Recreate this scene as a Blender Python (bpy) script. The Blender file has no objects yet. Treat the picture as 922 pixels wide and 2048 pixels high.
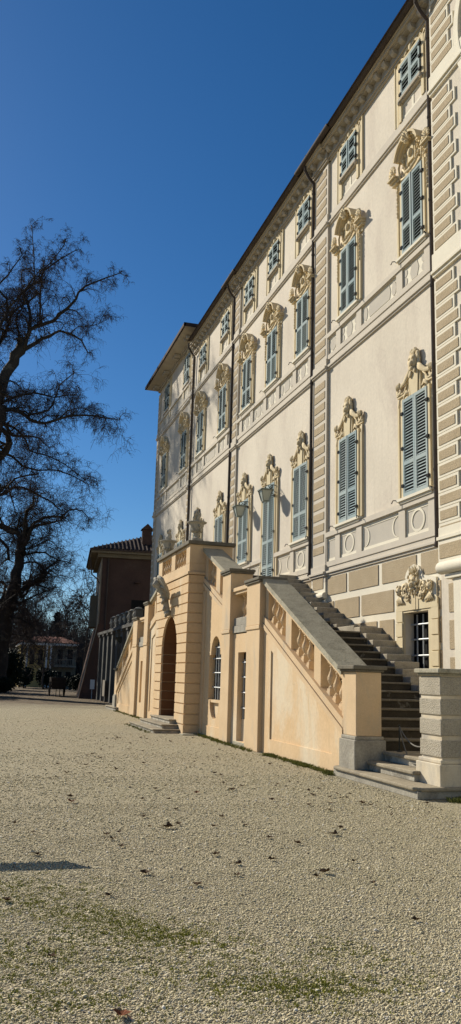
import bpy, bmesh, math, random
import numpy as np
from mathutils import Vector, Matrix
from mathutils.geometry import tessellate_polygon
R = math.radians
PI = math.pi
scene = bpy.context.scene
COL = scene.collection
rng = random.Random(7)

# ------------------------------------------------------------------ materials
def lin(c):
    return tuple((x / 12.92 if x <= .04045 else ((x + .055) / 1.055) ** 2.4) for x in c)

class NT:
    """small wrapper to write node trees briefly"""
    def __init__(self, m):
        m.use_nodes = True
        self.t = m.node_tree
        self.t.nodes.clear()
    def n(self, typ, **kw):
        nd = self.t.nodes.new(typ)
        for k, v in kw.items():
            if k.startswith('_'):
                setattr(nd, k[1:], v)
            else:
                key = int(k[1:]) if k[0] == 'i' and k[1:].isdigit() else k.replace('__', ' ')
                s = nd.inputs[key]
                if hasattr(v, 'is_output'):
                    self.t.links.new(v, s)
                else:
                    s.default_value = v
        return nd
    def mix(self, fac, a, b, blend='MIX'):
        nd = self.t.nodes.new('ShaderNodeMix')
        nd.data_type = 'RGBA'; nd.blend_type = blend; nd.clamp_factor = True
        for k, v in ((0, fac), (6, a), (7, b)):
            s = nd.inputs[k]
            if hasattr(v, 'is_output'): self.t.links.new(v, s)
            elif k == 0: s.default_value = v
            else: s.default_value = (*v[:3], 1)
        return nd.outputs[2]
    def ramp(self, fac, a, b, ca=0., cb=1.):
        nd = self.t.nodes.new('ShaderNodeMapRange')
        nd.inputs[1].default_value = a; nd.inputs[2].default_value = b
        nd.inputs[3].default_value = ca; nd.inputs[4].default_value = cb
        nd.clamp = True
        self.t.links.new(fac, nd.inputs[0])
        return nd.outputs[0]
    def math(self, op, a, b=0.):
        nd = self.t.nodes.new('ShaderNodeMath'); nd.operation = op
        for i, v in ((0, a), (1, b)):
            if hasattr(v, 'is_output'): self.t.links.new(v, nd.inputs[i])
            else: nd.inputs[i].default_value = v
        return nd.outputs[0]
    def pos(self, sc=(1, 1, 1)):
        g = self.t.nodes.new('ShaderNodeNewGeometry')
        if sc == (1, 1, 1): return g.outputs['Position']
        m = self.t.nodes.new('ShaderNodeMapping'); m.inputs['Scale'].default_value = sc
        self.t.links.new(g.outputs['Position'], m.inputs['Vector'])
        return m.outputs[0]
    def noise(self, vec, scale, detail=4., rough=.55, dist=0.):
        nd = self.n('ShaderNodeTexNoise', Vector=vec, Scale=scale, Detail=detail, Roughness=rough, Distortion=dist)
        return nd.outputs['Fac']
    def bump(self, h, strength, dist=.02):
        return self.n('ShaderNodeBump', Height=h, Strength=strength, Distance=dist).outputs[0]
    def out(self, col, rough=.85, normal=None, spec=.3, metal=0., trans=0.):
        b = self.n('ShaderNodeBsdfPrincipled')
        for k, v in (('Base Color', col), ('Roughness', rough)):
            if hasattr(v, 'is_output'): self.t.links.new(v, b.inputs[k])
            else: b.inputs[k].default_value = v if k == 'Roughness' else (*v[:3], 1)
        b.inputs['Specular IOR Level'].default_value = spec
        b.inputs['Metallic'].default_value = metal
        b.inputs['Transmission Weight'].default_value = trans
        if normal is not None: self.t.links.new(normal, b.inputs['Normal'])
        o = self.t.nodes.new('ShaderNodeOutputMaterial')
        self.t.links.new(b.outputs[0], o.inputs[0])

def mat(name, c1, c2=None, scale=1.2, rough=.88, bump=.25, bscale=30., bdist=.01,
        stain=None, sscale=.8, slo=.55, shi=.75, stretch=1., spec=.06, metal=0., fine=.12, crack=None):
    """mottled surface: two tones by noise, an optional stain tone (stretch<1 makes it run down), grain and bump"""
    m = bpy.data.materials.new(name); t = NT(m)
    p = t.pos()
    c2 = c2 or tuple(x * .85 for x in c1)
    col = t.mix(t.ramp(t.noise(p, scale, 5, .6), .35, .65), c1, c2)
    if stain:
        ps = t.pos((1, 1, stretch))
        col = t.mix(t.ramp(t.noise(ps, sscale, 6, .65, .4), slo, shi), col, stain)
    if crack:
        vo = t.n('ShaderNodeTexVoronoi', _feature='DISTANCE_TO_EDGE', Vector=t.mix(.12, p, t.n('ShaderNodeTexNoise', Vector=p, Scale=3., Detail=4.).outputs['Color'], 'ADD'), Scale=.85).outputs[0]
        keep = t.ramp(t.noise(p, .9, 2), .5, .56)
        col = t.mix(t.math('MULTIPLY', t.ramp(vo, .0, .006, .3, 0), keep), col, tuple(x * .45 for x in c1))
        st = t.ramp(t.noise(t.pos((2.2, 2.2, .16)), 2.4, 6, .7), .56, .72, 0, .55)
        col = t.mix(st, col, crack)
    g = t.noise(p, bscale * 1.7, 3, .6)
    col = t.mix(fine, col, t.mix(t.ramp(g, .3, .7), tuple(x * .45 for x in c1), tuple(min(1, x * 1.35) for x in c1)))
    nrm = t.bump(t.noise(p, bscale, 4, .6), bump, bdist) if bump else None
    t.out(col, rough, nrm, spec, metal)
    return m

M = {}
M['wall'] = mat('cream_plaster', (.68, .61, .495), (.61, .545, .44), .55, bump=.3, bscale=7, bdist=.012, stain=(.52, .45, .37), sscale=.75, slo=.50, shi=.74, stretch=.45, crack=(.50, .44, .355))
M['trim'] = mat('grey_cream_trim', (.60, .54, .44), (.54, .485, .40), 1.5, bump=.15)
M['white'] = mat('pale_lime_wash', (.77, .71, .57), (.72, .66, .53), 2, bump=.15)
M['panel'] = mat('panel_grey', (.52, .475, .395), (.48, .44, .37), 2, bump=.2)
M['yellow'] = mat('ochre_stucco', (.68, .58, .385), (.62, .515, .33), 3, bump=.25, bscale=50)
M['orn'] = mat('carved_stucco', (.66, .555, .37), (.60, .485, .30), 5, bump=.35, bscale=45)
M['quoin'] = mat('rough_tan_render', (.46, .37, .245), (.40, .315, .20), 2.5, bump=.9, bscale=38, bdist=.02, fine=.35)
M['soffit'] = mat('grey_cornice', (.46, .41, .325), (.40, .35, .28), 2, bump=.2)
M['gutter'] = mat('brown_painted_metal', (.085, .068, .058), (.062, .05, .043), 3, rough=.8, bump=.05, spec=.1)
M['shutter'] = mat('blue_grey_paint', (.285, .35, .35), (.25, .315, .32), 6, rough=.9, bump=.1, spec=.04, fine=.08)
def shutter_paint():
    m = bpy.data.materials.new('blue_grey_shutter_paint'); t = NT(m); p = t.pos()
    rnd = t.n('ShaderNodeObjectInfo').outputs['Random']          # every leaf has faded differently
    c = t.mix(rnd, (.29, .365, .375), (.40, .45, .43))
    c = t.mix(t.ramp(t.noise(t.pos((1, 1, .3)), 5, 5, .65), .5, .72, 0, .6), c, (.45, .47, .42))
    t.out(c, .9, t.bump(t.noise(p, 60, 2), .1, .004), .04)
    return m
M['shutter'] = shutter_paint()
M['tread'] = mat('dark_worn_tread', (.21, .185, .14), (.14, .12, .09), 3.5, bump=.6, bscale=20, stain=(.30, .27, .21), sscale=3, slo=.56, shi=.7, fine=.3)
M['dark'] = mat('dark_interior', (.02, .02, .02), (.014, .014, .014), 2, bump=0)
M['hinge'] = mat('black_iron', (.03, .03, .03), None, 5, rough=.9, bump=.1)
M['stair'] = mat('apricot_plaster', (.67, .49, .295), (.62, .44, .25), .8, bump=.3, bscale=9, bdist=.012, stain=(.68, .58, .42), sscale=.9, slo=.50, shi=.64, stretch=.35, crack=(.46, .34, .20))
M['stair_band'] = mat('apricot_trim', (.67, .50, .31), (.60, .44, .265), 1.5, bump=.25, stain=(.45, .39, .30), sscale=1.6, slo=.55, shi=.75, stretch=.4)
M['stair_white'] = mat('flaking_limewash', (.66, .58, .44), (.56, .47, .33), 2.2, bump=.3, stain=(.36, .33, .28), sscale=2.5, slo=.5, shi=.7, stretch=.3)
M['coping'] = mat('weathered_stone', (.42, .385, .29), (.32, .295, .22), 3.5, bump=.9, bscale=20, stain=(.19, .175, .125), sscale=3.4, slo=.5, shi=.68, fine=.4)
M['darkcap'] = mat('mossy_stone_cap', (.19, .17, .13), (.12, .11, .085), 3, bump=.6, bscale=22, stain=(.28, .26, .22), sscale=3, slo=.58, shi=.72, fine=.3)
M['plinth'] = mat('grey_stone_plinth', (.40, .37, .30), (.27, .245, .20), 3.2, bump=.7, bscale=18, stain=(.14, .125, .105), sscale=1.8, slo=.5, shi=.72, stretch=.25, fine=.3)
M['step'] = mat('worn_stone_step', (.36, .31, .225), (.26, .22, .155), 3.5, bump=.6, bscale=20, stain=(.12, .105, .085), sscale=2.5, slo=.5, shi=.7, fine=.3)
M['kerb'] = mat('sunlit_kerb_stone', (.43, .385, .30), (.33, .29, .22), 3.2, bump=.6, bscale=20, stain=(.17, .15, .115), sscale=2.6, slo=.52, shi=.7, fine=.3)  # same stone as the steps; its strong sunlight is put into the colour
M['riser'] = mat('flaking_riser_render', (.50, .46, .375), (.36, .33, .265), 3.5, bump=.7, bscale=18, stain=(.15, .135, .11), sscale=3.2, slo=.45, shi=.62, fine=.3)
M['flight'] = mat('dark_stone_flight', (.075, .064, .047), (.048, .041, .031), 2.5, bump=.6, bscale=20, stain=(.25, .23, .19), sscale=3.5, slo=.6, shi=.7, fine=.3)  # base tone much darker than the treads
M['rustic'] = mat('pitted_grey_render', (.50, .445, .345), (.39, .345, .265), 3, bump=1., bscale=45, bdist=.03, fine=.45)
M['arch_in'] = mat('shaded_ochre_reveal', (.22, .11, .05), (.18, .09, .042), 2, bump=.2)  # darker than the stair plaster: the passage's shade is put into the colour
M['bars'] = mat('galvanised_bars', (.42, .44, .44), (.35, .36, .36), 6, rough=.5, bump=.05, metal=.2)
M['stone'] = mat('carved_limestone', (.46, .42, .34), (.34, .31, .25), 3, bump=.6, bscale=28, stain=(.16, .15, .125), sscale=3, slo=.5, shi=.7, fine=.3)
M['iron'] = mat('wrought_iron', (.05, .055, .05), None, 5, rough=.5, bump=.1, metal=.4)
M['lampmetal'] = mat('grey_green_metal', (.20, .22, .19), (.16, .18, .155), 5, rough=.5, bump=.1, metal=.3)
M['lampglass'] = mat('frosted_lamp_glass', (.40, .43, .37), (.34, .37, .32), 5, rough=.25, bump=0, spec=.6)
M['rope'] = mat('grey_rope', (.17, .16, .14), None, 40, bump=.4, bscale=200)
M['brick'] = mat('dark_brick', (.085, .055, .046), (.062, .042, .036), 1.2, bump=.5, bscale=16, stain=(.10, .08, .066), sscale=.5, slo=.55, shi=.75, fine=.3)  # dark brown mottled brick tone
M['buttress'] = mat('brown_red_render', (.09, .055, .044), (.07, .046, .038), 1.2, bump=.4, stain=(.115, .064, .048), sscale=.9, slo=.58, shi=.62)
M['pale_lit'] = mat('pale_lit_wall', (.27, .235, .185), (.22, .195, .155), 1.2, bump=.3)  # pale tone with the sunlight on the brick building's side put into it
M['tile'] = mat('dark_roof_tile', (.085, .062, .052), (.055, .042, .037), 2.5, bump=.5, bscale=14, fine=.3)
M['redtile'] = mat('red_roof_tile', (.14, .052, .036), (.10, .04, .03), 1.2, bump=.5, bscale=8, fine=.3)
M['concrete'] = mat('grey_arcade_stone', (.125, .12, .108), (.085, .082, .076), 1.5, bump=.4, stain=(.20, .19, .17), sscale=1.1, slo=.58, shi=.75, stretch=.3)
M['recess'] = mat('dull_recess_render', (.10, .10, .105), (.075, .075, .08), 1.5, bump=.2)
M['housewall'] = mat('yellow_house_render', (.52, .40, .17), (.46, .355, .155), 1, bump=.2)
M['houseshade'] = mat('shaded_house_render', (.20, .17, .12), (.15, .13, .095), 1, bump=.2)  # darker copy of the house wall, its shade put into the colour
M['paint'] = mat('white_paint', (.72, .72, .70), (.66, .66, .64), 3, rough=.6, bump=.1)
M['wood'] = mat('old_dark_timber', (.05, .036, .026), (.032, .024, .018), 6, bump=.5, bscale=25)
M['bark'] = mat('plane_bark', (.06, .052, .042), (.038, .033, .028), 2.2, bump=.8, bscale=12, stain=(.12, .11, .085), sscale=1.4, slo=.58, shi=.64, fine=.25)
M['twig'] = mat('twig_bark', (.075, .055, .045), (.055, .042, .036), 3, bump=0)
M['farwood'] = mat('far_bark', (.085, .075, .066), (.06, .053, .047), 1, bump=0)
M['leafy'] = mat('dark_evergreen', (.020, .028, .015), (.012, .017, .010), 2.5, bump=0, rough=.7)
M['conifer'] = mat('dull_conifer', (.035, .034, .026), (.024, .024, .018), 2.5, bump=0, rough=.8)
M['dryleaf'] = mat('dry_brown_leaf', (.10, .06, .032), (.06, .037, .022), 40, bump=.4, bscale=90)
M['redleaf'] = mat('red_brown_leaf', (.20, .075, .035), (.13, .05, .028), 40, bump=.4, bscale=90)
M['grass'] = mat('winter_grass', (.19, .20, .05), (.13, .135, .04), 5, bump=0)
M['moss'] = mat('yellow_green_moss', (.34, .33, .06), (.24, .24, .045), 9, bump=0)

def gravel_material():
    m = bpy.data.materials.new('pale_gravel'); t = NT(m)
    p = t.pos()
    v = t.n('ShaderNodeTexVoronoi', Vector=p, Scale=52., Randomness=1.)
    d = v.outputs['Distance']; cc = v.outputs['Color']
    sep = t.n('ShaderNodeSeparateColor', Color=cc)
    c = t.mix(sep.outputs[0], (.61, .53, .345), (.44, .375, .235))
    c = t.mix(t.ramp(sep.outputs[1], .8, 1.), c, (.70, .65, .53))
    c = t.mix(t.ramp(sep.outputs[2], .86, 1.), c, (.19, .155, .11))
    c = t.mix(t.ramp(d, .32, .62, 0, .75), c, (.13, .105, .07))
    big = t.noise(p, .45, 5, .6)
    c = t.mix(t.ramp(big, .38, .68, 0, .4), c, (.34, .31, .20))
    fine = t.noise(p, 11, 5, .8)
    c = t.mix(t.ramp(fine, .50, .66, 0, .55), c, (.24, .215, .135))
    lite = t.noise(p, 17, 4, .8)
    c = t.mix(t.ramp(lite, .54, .68, 0, .55), c, (.72, .66, .51))
    # green film of moss and thin grass in patches of its own
    sx = t.n('ShaderNodeSeparateXYZ', Vector=p)
    near = t.ramp(sx.outputs[1], 6.2, 8.5, 1, 0)
    patch = t.ramp(t.noise(p, 1.1, 5, .65, .3), .52, .66)
    spot = t.ramp(t.noise(p, 14, 3, .7), .42, .6)
    g = t.math('MULTIPLY', t.math('MULTIPLY', patch, spot), near)
    c = t.mix(t.math('MULTIPLY', g, .75), c, (.115, .12, .028))
    # tree shade on the far ground, put into the colour as mottled dark brown
    far = t.ramp(t.math('ADD', sx.outputs[1], t.math('MULTIPLY', t.noise(p, .25, 4), 14.)), 46, 54)
    lit = t.mix(t.ramp(t.noise(p, 2.2, 5, .7), .4, .62), (.20, .15, .09), (.085, .06, .038))
    lit = t.mix(t.ramp(t.noise(p, 26, 3, .7), .55, .6, 0, .6), lit, (.05, .035, .022))
    c = t.mix(far, c, lit)
    h = t.math('SUBTRACT', t.math('MULTIPLY', t.noise(p, 14, 3), .7), d)
    nrm = t.bump(h, .95, .022)
    t.out(c, .95, nrm, .15)
    return m
M['gravel'] = gravel_material()

def pebble_material():
    m = bpy.data.materials.new('pebble_stone'); t = NT(m)
    a = t.n('ShaderNodeAttribute', _attribute_name='tone').outputs['Fac']
    c = t.mix(t.ramp(a, 0, 1), (.42, .362, .222), (.67, .585, .385))
    c = t.mix(t.ramp(a, .93, .97), c, (.68, .63, .53))
    c = t.mix(t.ramp(a, .07, .04), c, (.22, .175, .12))
    t.out(c, .9, None, .2)
    return m
M['pebble'] = pebble_material()

# ------------------------------------------------------------------ mesh builder
class MB:
    def __init__(self):
        self.v = []; self.f = []; self.m = []; self.s = []
    def add(self, vs, fs, mi=0, sm=False):
        o = len(self.v)
        self.v.extend(tuple(x) for x in vs)
        self.f.extend(tuple(i + o for i in f) for f in fs)
        self.m.extend([mi] * len(fs)); self.s.extend([sm] * len(fs))
    def box(self, x0, x1, y0, y1, z0, z1, mi=0):
        self.add([(x0, y0, z0), (x1, y0, z0), (x1, y1, z0), (x0, y1, z0), (x0, y0, z1), (x1, y0, z1), (x1, y1, z1), (x0, y1, z1)],
                 [(0, 3, 2, 1), (4, 5, 6, 7), (0, 1, 5, 4), (1, 2, 6, 5), (2, 3, 7, 6), (3, 0, 4, 7)], mi)
    def plate(self, outer, x0, x1, holes=(), mi=0, back=True, hole_mi=None):
        """polygon in (y, z), extruded from x0 (front, towards -X) to x1; holes are cut through with their reveals"""
        loops = [list(outer)] + [list(h) for h in holes]
        tris = tessellate_polygon([[Vector((p[0], p[1], 0)) for p in l] for l in loops])
        flat = [p for l in loops for p in l]
        n = len(flat)
        vs = [(x0, p[0], p[1]) for p in flat] + [(x1, p[0], p[1]) for p in flat]
        fs = []
        for a, b, c in tris:
            A, B, C = flat[a], flat[b], flat[c]
            s = (B[0] - A[0]) * (C[1] - A[1]) - (B[1] - A[1]) * (C[0] - A[0])
            if abs(s) < 1e-12: continue
            if s > 0: a, c = c, a          # front looks towards -X
            fs.append((a, b, c))
            if back: fs.append((n + c, n + b, n + a))
        self.add(vs, fs, mi)
        o = 0
        for li, l in enumerate(loops):
            k = len(l); side = []
            ar = sum(l[i][0] * l[(i + 1) % k][1] - l[(i + 1) % k][0] * l[i][1] for i in range(k))
            for i in range(k):
                j = (i + 1) % k
                q = (o + i, o + j, n + o + j, n + o + i)
                if (ar > 0) == (li > 0): q = q[::-1]
                side.append(q)
            self.add(vs, side, mi if li == 0 or hole_mi is None else hole_mi)
            o += k
    def prism_y(self, prof, y0, y1, mi=0):
        """profile in (x, z) extruded along Y"""
        k = len(prof)
        vs = [(p[0], y0, p[1]) for p in prof] + [(p[0], y1, p[1]) for p in prof]
        tr = tessellate_polygon([[Vector((p[0], p[1], 0)) for p in prof]])
        ar = sum(prof[i][0] * prof[(i + 1) % k][1] - prof[(i + 1) % k][0] * prof[i][1] for i in range(k))
        fs = []
        for a, b, c in tr:
            A, B, C = prof[a], prof[b], prof[c]
            s = (B[0] - A[0]) * (C[1] - A[1]) - (B[1] - A[1]) * (C[0] - A[0])
            if s < 0: a, c = c, a
            fs += [(a, b, c), (k + c, k + b, k + a)]
        for i in range(k):
            j = (i + 1) % k
            q = (i, i + k, j + k, j)
            fs.append(q if ar > 0 else q[::-1])
        self.add(vs, fs, mi)
    def sheared(self, x0, x1, ya, yb, za, zb, ha, mi=0):
        """bar running from (ya, za) to (yb, zb), vertical height ha upward"""
        self.plate([(ya, za), (yb, zb), (yb, zb + ha), (ya, za + ha)], x0, x1, mi=mi)
    def tube(self, pts, radii, n=6, mi=0, caps=True):
        pts = [Vector(p) for p in pts]
        if not hasattr(radii, '__len__'): radii = [radii] * len(pts)
        vs = []; fs = []
        ref = None
        for i, p in enumerate(pts):
            d = (pts[min(i + 1, len(pts) - 1)] - pts[max(i - 1, 0)])
            if d.length < 1e-9: d = Vector((0, 0, 1))
            d.normalize()
            if ref is None:
                ref = Vector((0, 0, 1)) if abs(d.z) < .9 else Vector((1, 0, 0))
            a = d.cross(ref)
            if a.length < 1e-4: a = d.cross(Vector((1, .3, 0)))
            a.normalize(); b = d.cross(a); ref = -b if False else ref
            for k in range(n):
                t = 2 * PI * k / n
                vs.append(p + (a * math.cos(t) + b * math.sin(t)) * radii[i])
        for i in range(len(pts) - 1):
            for k in range(n):
                q = i * n + k; r = i * n + (k + 1) % n
                fs.append((q, q + n, r + n, r))
        if caps:
            fs.append(tuple(range(n))); fs.append(tuple((len(pts) - 1) * n + k for k in reversed(range(n))))
        self.add(vs, fs, mi, True)
    def lathe(self, prof, c=(0, 0, 0), n=12, mi=0, sx=1., sy=1.):
        vs = []; fs = []
        for r, z in prof:
            for k in range(n):
                t = 2 * PI * k / n
                vs.append((c[0] + r * math.cos(t) * sx, c[1] + r * math.sin(t) * sy, c[2] + z))
        for i in range(len(prof) - 1):
            for k in range(n):
                a = i * n + k; b = i * n + (k + 1) % n
                fs.append((a, b, b + n, a + n))
        fs.append(tuple(reversed(range(n)))); fs.append(tuple((len(prof) - 1) * n + k for k in range(n)))
        self.add(vs, fs, mi, True)
    def blob(self, c, r, mi=0, rot=None, u=8, v=5):
        if not hasattr(r, '__len__'): r = (r, r, r)
        c = Vector(c); vs = []; fs = []
        mt = rot or Matrix.Identity(3)
        vs.append(c + mt @ Vector((0, 0, -r[2])))
        for i in range(1, v):
            ph = -PI / 2 + PI * i / v
            for k in range(u):
                t = 2 * PI * k / u
                vs.append(c + mt @ Vector((r[0] * math.cos(ph) * math.cos(t), r[1] * math.cos(ph) * math.sin(t), r[2] * math.sin(ph))))
        vs.append(c + mt @ Vector((0, 0, r[2])))
        for k in range(u):
            fs.append((0, 1 + (k + 1) % u, 1 + k))
            fs.append((len(vs) - 1, len(vs) - 1 - u + k, len(vs) - 1 - u + (k + 1) % u))
        for i in range(v - 2):
            for k in range(u):
                a = 1 + i * u + k; b = 1 + i * u + (k + 1) % u
                fs.append((a, b, b + u, a + u))
        self.add(vs, fs, mi, True)
    def mesh(self, name, mats, smooth=False):
        me = bpy.data.meshes.new(name)
        me.from_pydata(self.v, [], self.f)
        if not isinstance(mats, (list, tuple)): mats = [mats]
        for m in mats: me.materials.append(m)
        if len(mats) > 1: me.polygons.foreach_set('material_index', self.m)
        if smooth and len(self.s) == len(me.polygons): me.polygons.foreach_set('use_smooth', self.s)
        me.update()
        return me
    def build(self, name, mats, parent=None, smooth=False, bevel=0., loc=None):
        o = bpy.data.objects.new(name, self.mesh(name, mats, smooth))
        return link(o, parent, bevel, loc)

def link(o, parent=None, bevel=0., loc=None):
    COL.objects.link(o)
    if parent is not None: o.parent = parent
    if loc is not None: o.location = loc
    if bevel:
        b = o.modifiers.new('edge', 'BEVEL'); b.width = bevel; b.segments = 2; b.limit_method = 'ANGLE'; b.angle_limit = R(40)
    return o
def inst(name, me, parent, loc, bevel=0., rz=0., sc=None):
    o = bpy.data.objects.new(name, me)
    link(o, parent, bevel, loc)
    if rz: o.rotation_euler.z = rz
    if sc: o.scale = sc
    return o
def tag(o, label, cat, group=None):
    o['label'] = label; o['category'] = cat
    if group: o['group'] = group
    return o
def kind(o, k):
    o['kind'] = k
    return o
def thing(name, label, cat, loc=(0, 0, 0), group=None, rz=0.):
    o = bpy.data.objects.new(name, None); COL.objects.link(o)
    o.location = loc; o.rotation_euler.z = rz; o.empty_display_size = .3
    return tag(o, label, cat, group)

def arc(cy, cz, ry, rz, a0, a1, n):
    return [(cy + ry * math.cos(R(a0 + (a1 - a0) * i / n)), cz + rz * math.sin(R(a0 + (a1 - a0) * i / n))) for i in range(n + 1)]

# ------------------------------------------------------------------ palace
D = 8.9                       # plane of the main front
K = D / 8.7
def fz(z): return 1.6 + K * (z - 1.6)
def fy(y): return K * y
palace = thing('palace', 'long cream stucco palace with blue-grey shuttered windows in three rows and carved surrounds', 'palace')
def fbox(mb, p0, p1, y0, y1, z0, z1, mi=0): mb.box(D - p1, D - p0, y0, y1, z0, z1, mi)

YC = [15.93, 19.48, 22.88, 25.75, 28.56, 31.84, 35.49]
YW = [38.72, 43.32]
R1 = (5.64, 7.91, .545); R2 = (11.44, 13.36, .479); R3 = (15.64, 16.55, .468); R3W = (15.83, 17.28, .50)
PA = (20.92, 21.93); PB = (29.72, 30.42); PC = (37.28, 37.68)
END = 45.6
SECT = [(15.0, PA[0], [0, 1]), (PA[1], PB[0], [2, 3, 4]), (PB[1], PC[0], [5, 6])]

# main wall, with the opening of the barred window
GW = (15.53, 16.6, 1.72, 3.09)
w = MB()
w.plate([(14.9, 0), (PC[1], 0), (PC[1], fz(16.72)), (14.9, fz(16.72))], D, D + .5, [[(GW[0], GW[2]), (GW[1], GW[2]), (GW[1], GW[3]), (GW[0], GW[3])]])
w.box(D + .5, D + 13, 14.9, PC[1], 0, fz(16.6))
w.build('front_wall', M['wall'], palace)
w = MB(); w.box(D, D + 13, PC[1], END, 0, 17.9); w.build('side_wing_wall', M['wall'], palace)
w = MB(); w.box(D - .10, D + 13, 3.0, 14.9, 0, 17.9); w.build('side_wing_wall', M['wall'], palace)

# string courses, parapet bands
LEVELS = ((4.30, 4.36, 4.42, 4.60, .085), (10.03, 10.08, 10.15, 10.36, .08), (14.40, 14.45, 14.51, 14.75, .08))
def mould(mb, y0, y1, e=0., lv=(0, 1, 2)):
    for i in lv:
        z0, z1, z2, z3, p = LEVELS[i]
        fbox(mb, 0, .047 + e, y0, y1, fz(z0), fz(z1)); fbox(mb, 0, p + e, y0, y1, fz(z1), fz(z2)); fbox(mb, 0, .033 + e, y0, y1, fz(z2), fz(z3))
for (a, b, ws) in SECT + [(PC[1], END, [])]:
    for i in range(3):
        s = MB(); mould(s, a, b, lv=(i,)); s.build('string_course', M['trim'], palace, bevel=.008)

def ring(mb, cy, cz, ry, rz, t, p0, p1, n=20, mi=0):
    o = arc(cy, cz, ry, rz, 0, 360, n)[:-1]; i = arc(cy, cz, ry - t, rz - t, 0, 360, n)[:-1]
    mb.plate(o, D - p1, D - p0, [i], mi)
def band(a, b, cs, z0, z1, style, hw=.51, die=.3, skip=None):
    """slab with recessed panels; panels lie under each window and between windows"""
    iv = []
    cs = sorted(cs); last = a
    for c in cs:
        if c - hw - die - last > .12: iv.append((last + (0 if last == a else 0), c - hw - die, 0))
        if skip != c: iv.append((c - hw, c + hw, 1))
        last = c + hw + die
    if b - last > .12: iv.append((last, b, 0))
    iv = [(max(x, a + .05), min(y, b - .05), t) for x, y, t in iv]
    zl, zh = z0, z1
    mb = MB()
    # slab pieces as bars so that the door can interrupt them
    holes = [[(x, zl), (y, zl), (y, zh), (x, zh)] for x, y, t in iv]
    ra = [(a, b)] if skip is None else [(a, skip - .62), (skip + .62, b)]
    for (p, q) in ra:
        mb = MB()
        hs = [h for h in holes if h[0][0] > p - .01 and h[1][0] < q + .01]
        mb.plate([(p, zl - .14), (q, zl - .14), (q, zh + .02), (p, zh + .02)], D - .055, D, hs)
        fbox(mb, 0, .085, p, q, zh + .02, zh + .15)
        mb.build('parapet_band', M['trim'], palace)
    for x, y, t in iv:
        mb = MB()
        cy = (x + y) / 2; cz = (zl + zh) / 2; h = zh - zl; ww = y - x
        if style == 1:
            fbox(mb, 0, .008, x, y, zl, zh, 1)
            if ww > .3: mb.plate([(x + .004, zl + .004), (y - .004, zl + .004), (y - .004, zh - .004), (x + .004, zh - .004)], D - .018, D - .008, [[(x + .07, zl + .08), (y - .07, zl + .08), (y - .07, zh - .08), (x + .07, zh - .08)]])
            if t: ring(mb, cy, cz, .30, .26, .055, .008, .022)
            elif ww > 1:
                for e, sg in ((x + .14, 1), (y - .14, -1)):
                    A = arc(e - sg * .02, cz, .26, h / 2 - .085, -88, 88, 10); B = arc(e - sg * .02, cz, .20, h / 2 - .1, -88, 88, 10)
                    P = [(e - sg * .02 + (p[0] - e + sg * .02) * sg, p[1]) for p in A] + [(e - sg * .02 + (p[0] - e + sg * .02) * sg, p[1]) for p in reversed(B)]
                    mb.plate(P, D - .021, D - .008)
        else:
            fbox(mb, 0, .008, x, y, zl, zh)
            if t:
                mb.plate([(cy - .12, zl + .05), (cy + .12, zl + .05), (cy + .20, cz), (cy + .12, zh - .05), (cy - .12, zh - .05), (cy - .20, cz)], D - .018, D - .008, mi=1)
                for sg in (-1, 1):
                    A = arc(cy + sg * .45, cz, .12, .13, 0, 180, 8)
                    mb.plate(arc(cy + sg * .43, zh - .14, .10, .10, 0, 360, 12)[:-1], D - .018, D - .008, mi=1)
                    mb.plate(arc(cy + sg * .43, zl + .14, .10, .10, 0, 360, 12)[:-1], D - .018, D - .008, mi=1)
            elif ww > 1:
                mb.plate([(x + .42, zl + .07), (y - .42, zl + .07), (y - .36, cz), (y - .42, zh - .07), (x + .42, zh - .07), (x + .36, cz)], D - .018, D - .008, mi=1)
                for e in (x + .19, y - .19):
                    mb.plate(arc(e, cz, .11, h / 2 - .06, 0, 360, 14)[:-1], D - .018, D - .008, mi=1)
            elif ww > .25:
                mb.plate(arc(cy, cz, ww / 2 - .07, h / 2 - .06, 0, 360, 14)[:-1], D - .018, D - .008, mi=1)
        mb.build('parapet_panel', [M['white'], M['panel']], palace)
for (a, b, ws) in SECT:
    cs = [YC[i] + .03 for i in ws]
    band(a, b, cs, fz(4.67), fz(5.30), 1, skip=(YC[3] + .03) if 3 in ws else None)
    band(a, b, cs, fz(10.45), fz(10.93), 2)
band(PC[1], END - .5, YW, fz(4.67), fz(5.30), 1)
band(PC[1], END - .5, YW, fz(10.45), fz(10.93), 2)
band(PC[1], END - .5, YW, fz(14.80), fz(15.26), 1)

# rusticated pilasters
def quoin_strip(name, y0, y1, z0, z1, pitch=.317, p=.07, skipz=((9.95, 10.42), (14.3, 14.75)), margin=.1):
    mb = MB()
    fbox(mb, 0, p, y0, y1, 4.2, z1)
    mould(mb, y0 - .03, y1 + .03, p)
    z = z0; k = 0
    while z + pitch < z1:
        zm = z + pitch / 2
        if not any(fz(a) < zm < fz(b) for a, b in skipz):
            fbox(mb, p, p + .014, y0 + margin, y1 - margin, z + .055, z + pitch - .055, 1)
        z += pitch; k += 1
    return mb.build(name, [M['trim'], M['quoin']], palace, bevel=.006)
quoin_strip('quoin_pilaster', PA[0], PA[1], 4.95, fz(16.4), margin=.12)
quoin_strip('quoin_pilaster', PB[0], PB[1], 4.95, fz(16.4), margin=.10)
quoin_strip('quoin_pilaster', PC[0], PC[1], 4.95, fz(16.4), margin=.05)
quoin_strip('quoin_pilaster', END - .5, END, 4.95, 17.4, margin=.06)
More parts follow.
